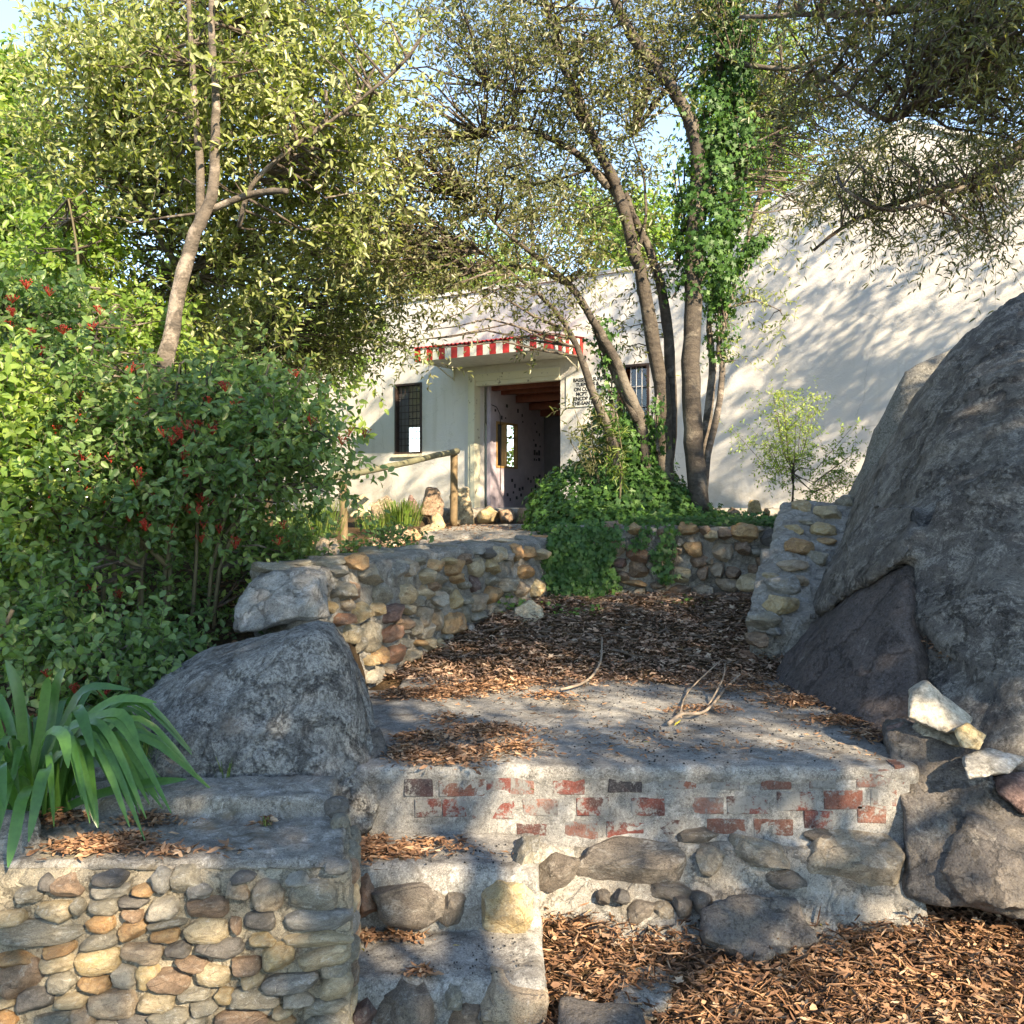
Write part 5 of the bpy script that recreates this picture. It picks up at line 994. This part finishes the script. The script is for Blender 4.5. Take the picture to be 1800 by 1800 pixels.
tuft('tiny weed on the wall top bed', P(470, 1450, 3.3), 12, .03, .02, w_=.0025)
tuft('long drooping grass by the leaning post', P(560, 940, 7.6), 130, .32, .22)
tuft('grassy clump behind the pale rock', P(500, 975, 6.4), 120, .22, .25)
for lab, px, py, Y in [('young ivy seedling at the foot of the ivy fall', 905, 1062, 7.2), ('small green weed on the leaf pile', 1020, 1080, 7.1), ('green weed at the foot of the dark wall', 1205, 1068, 7.5)]:
    t_ = thing('weed', lab, 'plant', tuple(P(px, py, Y))); m = MB(); p = np.array(P(px, py, Y)[:]) + rng.normal(size=(36, 3)) * np.array([.09, .06, .03]); ivy_leaves(m, p, np.tile([0, -.3, 1.], (36, 1)), .05, .01, rng.uniform(.7, 1, 36)); m.build('leaves', L_ivy, t_)

# ------------------------------------------------------------------ strap-leaved plant
ag = thing('strap_leaved_plant', 'clump of long arching glossy green strap leaves on the wall top', 'plant', (-1.55, 3.45, .58))
def strap(pts, w_, fold=.25, rnd=.5):
    p = np.array([tuple(a) for a in pts], float); k = 12; ts = np.linspace(0, len(p) - 1, k); q = []
    for t in ts:
        i = min(int(t), len(p) - 2); f = t - i; p0 = p[max(i-1,0)]; p1 = p[i]; p2 = p[i+1]; p3 = p[min(i+2,len(p)-1)]
        q.append(0.5*((2*p1)+(-p0+p2)*f+(2*p0-5*p1+4*p2-p3)*f*f+(-p0+3*p1-3*p2+p3)*f**3))
    q = np.array(q); d = unit(np.gradient(q, axis=0)); s = unit(np.cross(d, np.array([0.05, -0.75, 0.8]))); nn = np.cross(s, d)
    tt = np.linspace(0, 1, k); ww = w_ * np.minimum(1, .6 + tt * 2) * np.clip((1 - tt) * 4.0, 0.04, 1) ** .7
    v = np.concatenate([q - s * ww[:, None] / 2, q - nn * (fold * ww)[:, None] / 2, q + s * ww[:, None] / 2], 1).reshape(-1, 3)
    Q = []
    for i in range(k - 1):
        a = i * 3; Q += [(a, a + 1, a + 4, a + 3), (a + 1, a + 2, a + 5, a + 4)]
    m = MB(); m.add(v, Q, rnd=rnd); return m.build('leaf', L_strap, ag)
SB = [(60,1440,3.42),(40,1430,3.5),(80,1445,3.35)]
named = [[(75,1440,3.4),(160,1400,3.35),(250,1378,3.3),(328,1370,3.28)],[(70,1440,3.4),(130,1330,3.35),(150,1320,3.25),(160,1400,3.15),(172,1455,3.12)],[(60,1430,3.4),(100,1300,3.4),(160,1262,3.35),(215,1255,3.3),(245,1310,3.25)],
 [(60,1430,3.45),(130,1290,3.5),(200,1230,3.5),(275,1235,3.45)],[(55,1430,3.5),(110,1280,3.6),(150,1210,3.6),(230,1212,3.55)],[(60,1440,3.4),(90,1340,3.3),(150,1300,3.25),(200,1318,3.2)],
 [(40,1430,3.4),(70,1290,3.4),(80,1220,3.4),(85,1190,3.4)],[(40,1430,3.3),(60,1380,3.15),(40,1400,3.0),(25,1470,2.93),(14,1525,2.9)],[(45,1430,3.3),(80,1350,3.1),(70,1380,3.0),(50,1480,2.93)],[(40,1430,3.4),(40,1300,3.4),(30,1210,3.4),(10,1160,3.4)],
 [(50,1430,3.4),(120,1270,3.3),(140,1250,3.2),(165,1330,3.1)],[(30,1430,3.4),(0,1300,3.4),(-30,1200,3.3),(-60,1180,3.3)],[(60,1430,3.4),(90,1260,3.5),(100,1200,3.5),(115,1175,3.5)],[(30,1430,3.3),(20,1340,3.2),(-10,1310,3.1),(-30,1380,3.0)],
 [(60,1440,3.4),(140,1360,3.4),(180,1340,3.35),(225,1360,3.3)],[(50,1430,3.4),(75,1300,3.2),(110,1290,3.1),(120,1350,3.0)],[(35,1430,3.3),(10,1370,3.1),(0,1345,3.0),(8,1420,2.92)]]
for l in named: strap([P(*a) for a in l], .038, rnd=rng.uniform(0, 1))
for k in range(60):
    a = rng.uniform(-1.2, 2.6) if k % 3 else rng.uniform(0, 6.283); b = Vector((-1.68 + .10 * math.cos(a) , 3.45 + .1 * math.sin(a), .56)); l = rng.uniform(.36, .60); o = rng.uniform(.55, 1.1)
    d = Vector((math.cos(a), math.sin(a), 0)); pts = [b, b + d * l * .22 * o + Vector((0, 0, l * .5)), b + d * l * .55 * o + Vector((0, 0, l * (.82 - .25 * o))), b + d * l * 1.0 * o + Vector((0, 0, l * (.80 - .75 * o)))]
    if pts[-1].z < .58: pts[-1].z = .58 + rng.uniform(0, .05)
    strap(pts, rng.uniform(.022, .032), rnd=rng.uniform(0, 1))

# ------------------------------------------------------------------ pole rail
rl = thing('pole_rail', 'rustic wooden pole handrail on two posts beside the path', 'railing', tuple(P(700, 920, 10.4)))
YL, YR = 8.6, 11.0
m = MB(); limb_tubes(m, [P(605,985,YL), P(604,900,YL), P(603,843,YL)], .036, .034, 12, 3); m.build('post', M_pole, rl)
m = MB(); limb_tubes(m, [P(797,925,YR), P(798,860,YR), P(798,797,YR)], .044, .042, 12, 3); m.build('post', M_pole, rl)
a = P(603,836,YL) + Vector((0, -.02, 0)); b = P(804,793,YR) + Vector((0, -.02, 0)); m = MB(); limb_tubes(m, [a - (b - a) * .05, a.lerp(b, .35) + Vector((0,0,-.01)), a.lerp(b, .7), b], .030, .034, 12, 4); m.build('rail', M_polegreen, rl)
c = P(470,868,7.2); m = MB(); limb_tubes(m, [c, c.lerp(a, .5) + Vector((0,0,.01)), a + (b - a) * .02], .032, .036, 12, 4); m.build('rail', M_polegreen, rl)
m = MB(); m.tube([P(472,950,7.2), P(472,868,7.2)], .034, 10); m.build('post', M_pole, rl)

# ------------------------------------------------------------------ fallen leaves, chips, twigs
LT_V = np.array([(0,0,0),(.3,.5,.06),(.72,.36,.02),(1,0,.06),(.72,-.36,.02),(.3,-.5,.06)])
def litter(mb, x, y, z, L, W, tilt=.35):
    n = len(x); a = rng.uniform(0, 6.283, n); d = np.stack([np.cos(a), np.sin(a), rng.normal(size=n) * tilt * .6], -1)
    nr = unit(np.stack([rng.normal(size=n) * tilt, rng.normal(size=n) * tilt, np.ones(n)], -1))
    s = rng.uniform(.35, 1.35, n); add_leaves(mb, np.stack([x, y, z], -1), d, nr, L * s, W * s * rng.uniform(.6, 1.3, n), rng.beta(2, 1.8, n), (LT_V, OV_Q), rng.uniform(-.3, 1.1, n))
def oak(mb, x, y, z, L):
    n = len(x); a = rng.uniform(0, 6.283, n); d = np.stack([np.cos(a), np.sin(a), rng.normal(size=n) * .15], -1); nr = unit(np.stack([rng.normal(size=n) * .3, rng.normal(size=n) * .3, np.ones(n)], -1))
    s = L * rng.uniform(.6, 1.2, n); add_leaves(mb, np.stack([x, y, z], -1), d, nr, s, s * .8, rng.uniform(.5, 1, n), (IV_V, IV_Q), rng.uniform(-.2, .6, n))
lt = MB()
# lower ground
n = 80000; x = rng.uniform(-.1, 4.6, n); y = rng.uniform(1.2, 4.0, n); dens = np.where((x > .1) & (y < 3.75), 1, 0.) ; dens = np.where((y < 2.6), .5, dens); k = rng.uniform(0, 1, n) < dens; x, y = x[k], y[k]
litter(lt, x, y, ground(x, y) + rng.uniform(.0, .035, len(x)), .038, .0080, .45)
n = 5000; x = rng.uniform(.1, 3.5, n); y = rng.uniform(2.6, 3.75, n); litter(lt, x, y, ground(x, y) + rng.uniform(.015, .045, n), .075, .0045, .5)
n = 2500; x = rng.uniform(.1, 3.5, n); y = rng.uniform(2.6, 3.75, n); litter(lt, x, y, ground(x, y) + rng.uniform(.01, .04, n), .03, .020, .6)
n = 14000; x = rng.uniform(-4, .0, n); y = rng.uniform(.5, 2.7, n); litter(lt, x, y, ground(x, y) + rng.uniform(0, .03, n), .045, .014)
n = 420; x = rng.uniform(.12, 3.4, n); y = rng.uniform(2.6, 3.7, n); oak(lt, x, y, ground(x, y) + rng.uniform(.02, .045, n), .045)
o = lt.build('fallen_leaves', L_litter); tag(o, 'carpet of orange brown fallen leaves on the lower ground', None, kind='stuff')
lt = MB()
# drifts on the platform and steps: (centre from the photograph, height, radii, count, pile)
def drift(px, py, z, rx, ry, n, pile=.03, mbx=None, L=.036):
    cx_, cy_ = G(px, py, z); u = rng.normal(size=(n, 2)) * .48; x = cx_ + u[:, 0] * rx; y = cy_ + u[:, 1] * ry; r = np.hypot(u[:, 0], u[:, 1])
    litter(mbx or lt, x, y, z + .006 + np.clip(1 - r, 0, 1) * pile * rng.uniform(0, 1, n), L, .011)
z0 = .632
for a in [(790,1330,.20,.16,900),(720,1325,.10,.14,420),(740,1300,.14,.12,420),(850,1290,.22,.18,900),(900,1320,.16,.10,300),(790,1265,.12,.1,120),
          (760,1222,.28,.14,900),(830,1212,.28,.14,800),(700,1222,.12,.12,250),(900,1200,.3,.18,700),(1000,1180,.5,.2,1100),(1150,1180,.5,.16,900),(1280,1195,.35,.18,800),(1400,1235,.2,.16,700),(1330,1215,.3,.14,500),(1470,1270,.14,.12,420),(1530,1295,.09,.10,260),(960,1225,.16,.07,200),(1230,1250,.2,.10,160),(1110,1300,.3,.25,90),(1300,1320,.3,.1,60)]:
    drift(a[0], a[1], z0, a[2], a[3], a[4], .035)
n = 500; x = rng.uniform(-.5, 1.5, n); y = rng.uniform(3.85, 5.6, n); litter(lt, x, y, np.full(n, z0 + .006), .03, .009)
for a in [(650,1488,.365,.07,.10,420),(700,1500,.365,.10,.08,420),(760,1485,.365,.12,.06,160),(800,1500,.365,.2,.06,60),(640,1650,.14,.05,.04,140),(700,1650,.14,.10,.03,120),(745,1712,.14,.045,.02,90),(640,1500,.365,.05,.12,300)]: drift(*a, pile=.02)
for a in [(170,1490,.565,.14,.08,700),(110,1440,.565,.10,.08,350),(230,1480,.565,.08,.07,300),(260,1445,.565,.12,.06,200),(300,1500,.565,.08,.05,90),(470,1448,.565,.035,.02,50),(230,1360,.60,.12,.08,160),(400,1500,.565,.05,.03,20),(60,1400,.6,.2,.2,300)]: drift(*a, pile=.03)
for (px, py, Y, ddx, ddz) in [(1720,1170,4.6,.4,-.3)]: pass
n = 120; tt = rng.uniform(0, 1, n); pa = np.array(P(1605,1118,4.92)[:]); pb = np.array(P(1712,1195,4.55)[:]); q = pa + (pb - pa) * tt[:, None] + rng.normal(size=(n, 3)) * .012; litter(lt, q[:, 0], q[:, 1], q[:, 2] + .02, .034, .009)
n = 5000; x = rng.uniform(-4.5, -.9, n); y = rng.uniform(3.7, 9, n); k = x < np.interp(y, _cwy, _cwx) - .5; x, y = x[k], y[k]; litter(lt, x, y, ground(x, y) + .015, .045, .018)
n = 1500; x = rng.uniform(-.9, 1.0, n); y = rng.uniform(7.8, 11.4, n); litter(lt, x, y, np.interp(y, [7.8, 8.4, 8.6, 11.4], [1.37, 1.39, 1.45, 1.47]), .03, .009)
o = lt.build('leaf_drifts', L_litter); tag(o, 'drifts of dry brown leaves on the platform and steps', None, kind='stuff')
lt = MB()
n = 26000; x = rng.uniform(-.8, 2.0, n); y = rng.uniform(5.2, 7.98, n); z = ground(x, y); k = (z > .60) & (x > np.interp(y, _cwy, _cwx)); x, y, z = x[k], y[k], z[k]
litter(lt, x, y, np.maximum(z, .632) + rng.uniform(0, .03, len(x)), .040, .012, .5)
n = 900; x = rng.uniform(-.5, 1.8, n); y = rng.uniform(5.8, 7.7, n); z = ground(x, y); k = (x > np.interp(y, _cwy, _cwx) + .1); oak(lt, x[k], y[k], z[k] + .03, .05)
o = lt.build('leaf_pile', L_debris); tag(o, 'sloping pile of dark leaf and bark debris behind the platform', None, kind='stuff')
yl = MB()
for px, py, z in [(1285,1560,.16),(1350,1658,.06),(1440,1640,.08),(1178,1672,.03),(1240,1650,.04),(1380,1680,.03),(1600,1610,.1),(1575,1605,.1),(795,1680,.145),(1210,1712,.0),(930,1405,.637),(1185,1290,.64),(1130,1320,.64),(960,1266,.64),(640,1692,.145),(1680,1640,.08),(1320,1700,.02)]:
    x_, y_ = G(px, py, z); litter(yl, np.array([x_]), np.array([y_]), np.array([z + .035]), .055, .012, .3)
o = yl.build('yellow_leaves', leafmat('fresh_yellow_leaf', [(0.45,0.36,0.04),(0.6,0.5,0.08)], .2)); tag(o, 'scattered fresh yellow leaves on steps and ground', None, kind='stuff')
# black droppings and seeds scattered over the cement
bd = MB(); n = 2600; x = rng.uniform(-.3, 1.6, n); y = rng.uniform(3.83, 5.9, n); k = rng.uniform(0, 1, n) < np.clip(.35 + .5 * nz(x, y, 5, 4), .05, 1) * np.where(x < .1, .5, 1)
bm = bmesh.new(); bmesh.ops.create_icosphere(bm, subdivisions=1, radius=1); bv = np.array([v.co[:] for v in bm.verts]); bf = np.array([[v.index for v in f.verts] for f in bm.faces]); bm.free()
for a_, b_ in zip(x[k], y[k]): bd.add(bv * rng.uniform(.0022, .0058) * np.array([1, 1, .7]) + np.array([a_, b_, .637]), None, bf)
for _ in range(60): bd.add(bv * rng.uniform(.002, .005) + np.array([rng.uniform(-.5, .08), rng.uniform(3.47, 3.78), .37]), None, bf); bd.add(bv * rng.uniform(.002, .004) + np.array([rng.uniform(-.5, .08), rng.uniform(3.12, 3.42), .146]), None, bf)
o = bd.build('seed_litter', M_black); tag(o, 'small black seeds scattered over the cement', None, kind='stuff')
# bark chips and sticks
cb = MB()
for _ in range(330):
    y = rng.uniform(5.9, 7.8); x = rng.uniform(float(np.interp(y, _cwy, _cwx)) + .1, 1.75); z = float(ground(x, y)) + .03; a = rng.uniform(0, 6.28); l = rng.uniform(.02, .07); w_ = rng.uniform(.006, .014)
    d = Vector((math.cos(a), math.sin(a), rng.uniform(-.2, .2))); s = Vector((-d.y, d.x, rng.uniform(-.4, .4))); c = Vector((x, y, z))
    cb.add([tuple(c + d * l * i + s * w_ * j + Vector((0, 0, k * .004))) for k in (0, 1) for i, j in ((-1,-1),(1,-.6),(1,.7),(-1,1))], [(0,3,2,1),(4,5,6,7),(0,1,5,4),(1,2,6,5),(2,3,7,6),(3,0,4,7)])
o = cb.build('bark_chips', M_chip, smooth=False); tag(o, 'bark chips lying in the leaf pile', None, kind='stuff')
def stick(label, pts, r, mat=M_stick, forks=()):
    t_ = thing('fallen_twig', label, 'twig', tuple(pts[0])); m = MB(); limb_tubes(m, pts, r, r * .5, 7, 4)
    for f in forks: limb_tubes(m, f, r * .6, r * .3, 6, 3)
    m.build('wood', mat, t_)
def gp(px, py, z): x, y = G(px, py, z); return Vector((x, y, z))
stick('long bent pale twig lying across the leaf pile edge', [gp(985,1212,.65), gp(1030,1198,.66), gp(1055,1165,.70), gp(1058,1125,.78), P(1057,1120,6.6)], .009, M_stick, [[P(1056,1138,6.5), P(1035,1118,6.7), P(1018,1098,6.9)]])
stick('forked bare twig on the platform near the huge boulder', [gp(1175,1272,.645), gp(1200,1255,.65), gp(1240,1250,.66), P(1280,1205,5.5), P(1302,1185,5.6)], .010, M_stick, [[gp(1195,1258,.65), P(1210,1215,5.3), P(1268,1160,5.6)], [P(1240,1248,4.9), P(1270,1195,5.3), P(1275,1165,5.6)], [P(1195,1256,4.9), P(1200,1225,5.2)]])
stick('short dark curved bark strip in the leaf pile', [P(905,1130,6.6), P(918,1145,6.5), P(935,1152,6.5)], .016, M_chip)
stick('pale broken stick lying on the leaf pile', [P(1075,1128,6.7), P(1100,1115,6.8)], .014, M_stick)
stick('dark stick against the dark wall on the leaf pile', [P(1200,1098,7.2), P(1235,1110,7.0), P(1275,1122,6.8)], .014, M_chip)
stick('thin dry stem bundle on the wall top bed', [P(85,1470,3.15), P(150,1500,3.1), P(200,1512,3.08), P(262,1515,3.06)], .005, M_stick, [[P(80,1490,3.12), P(150,1508,3.08), P(240,1520,3.04)], [P(90,1478,3.14), P(140,1498,3.1), P(190,1520,3.06)]])
stick('small terracotta fragment on the curb', [P(343,1391,3.5), P(352,1391,3.5)], .012, B_r)
bb_ = thing('bare_bough', 'thin dry cane leaning at the left edge below the shrubs', 'branch', tuple(P(-5, 1125, 4.4))); m = MB(); m.tube([P(-5,1130,4.4), P(12,1095,4.4), P(22,1072,4.4)], .01, 7); m.build('wood', M_pole, bb_)
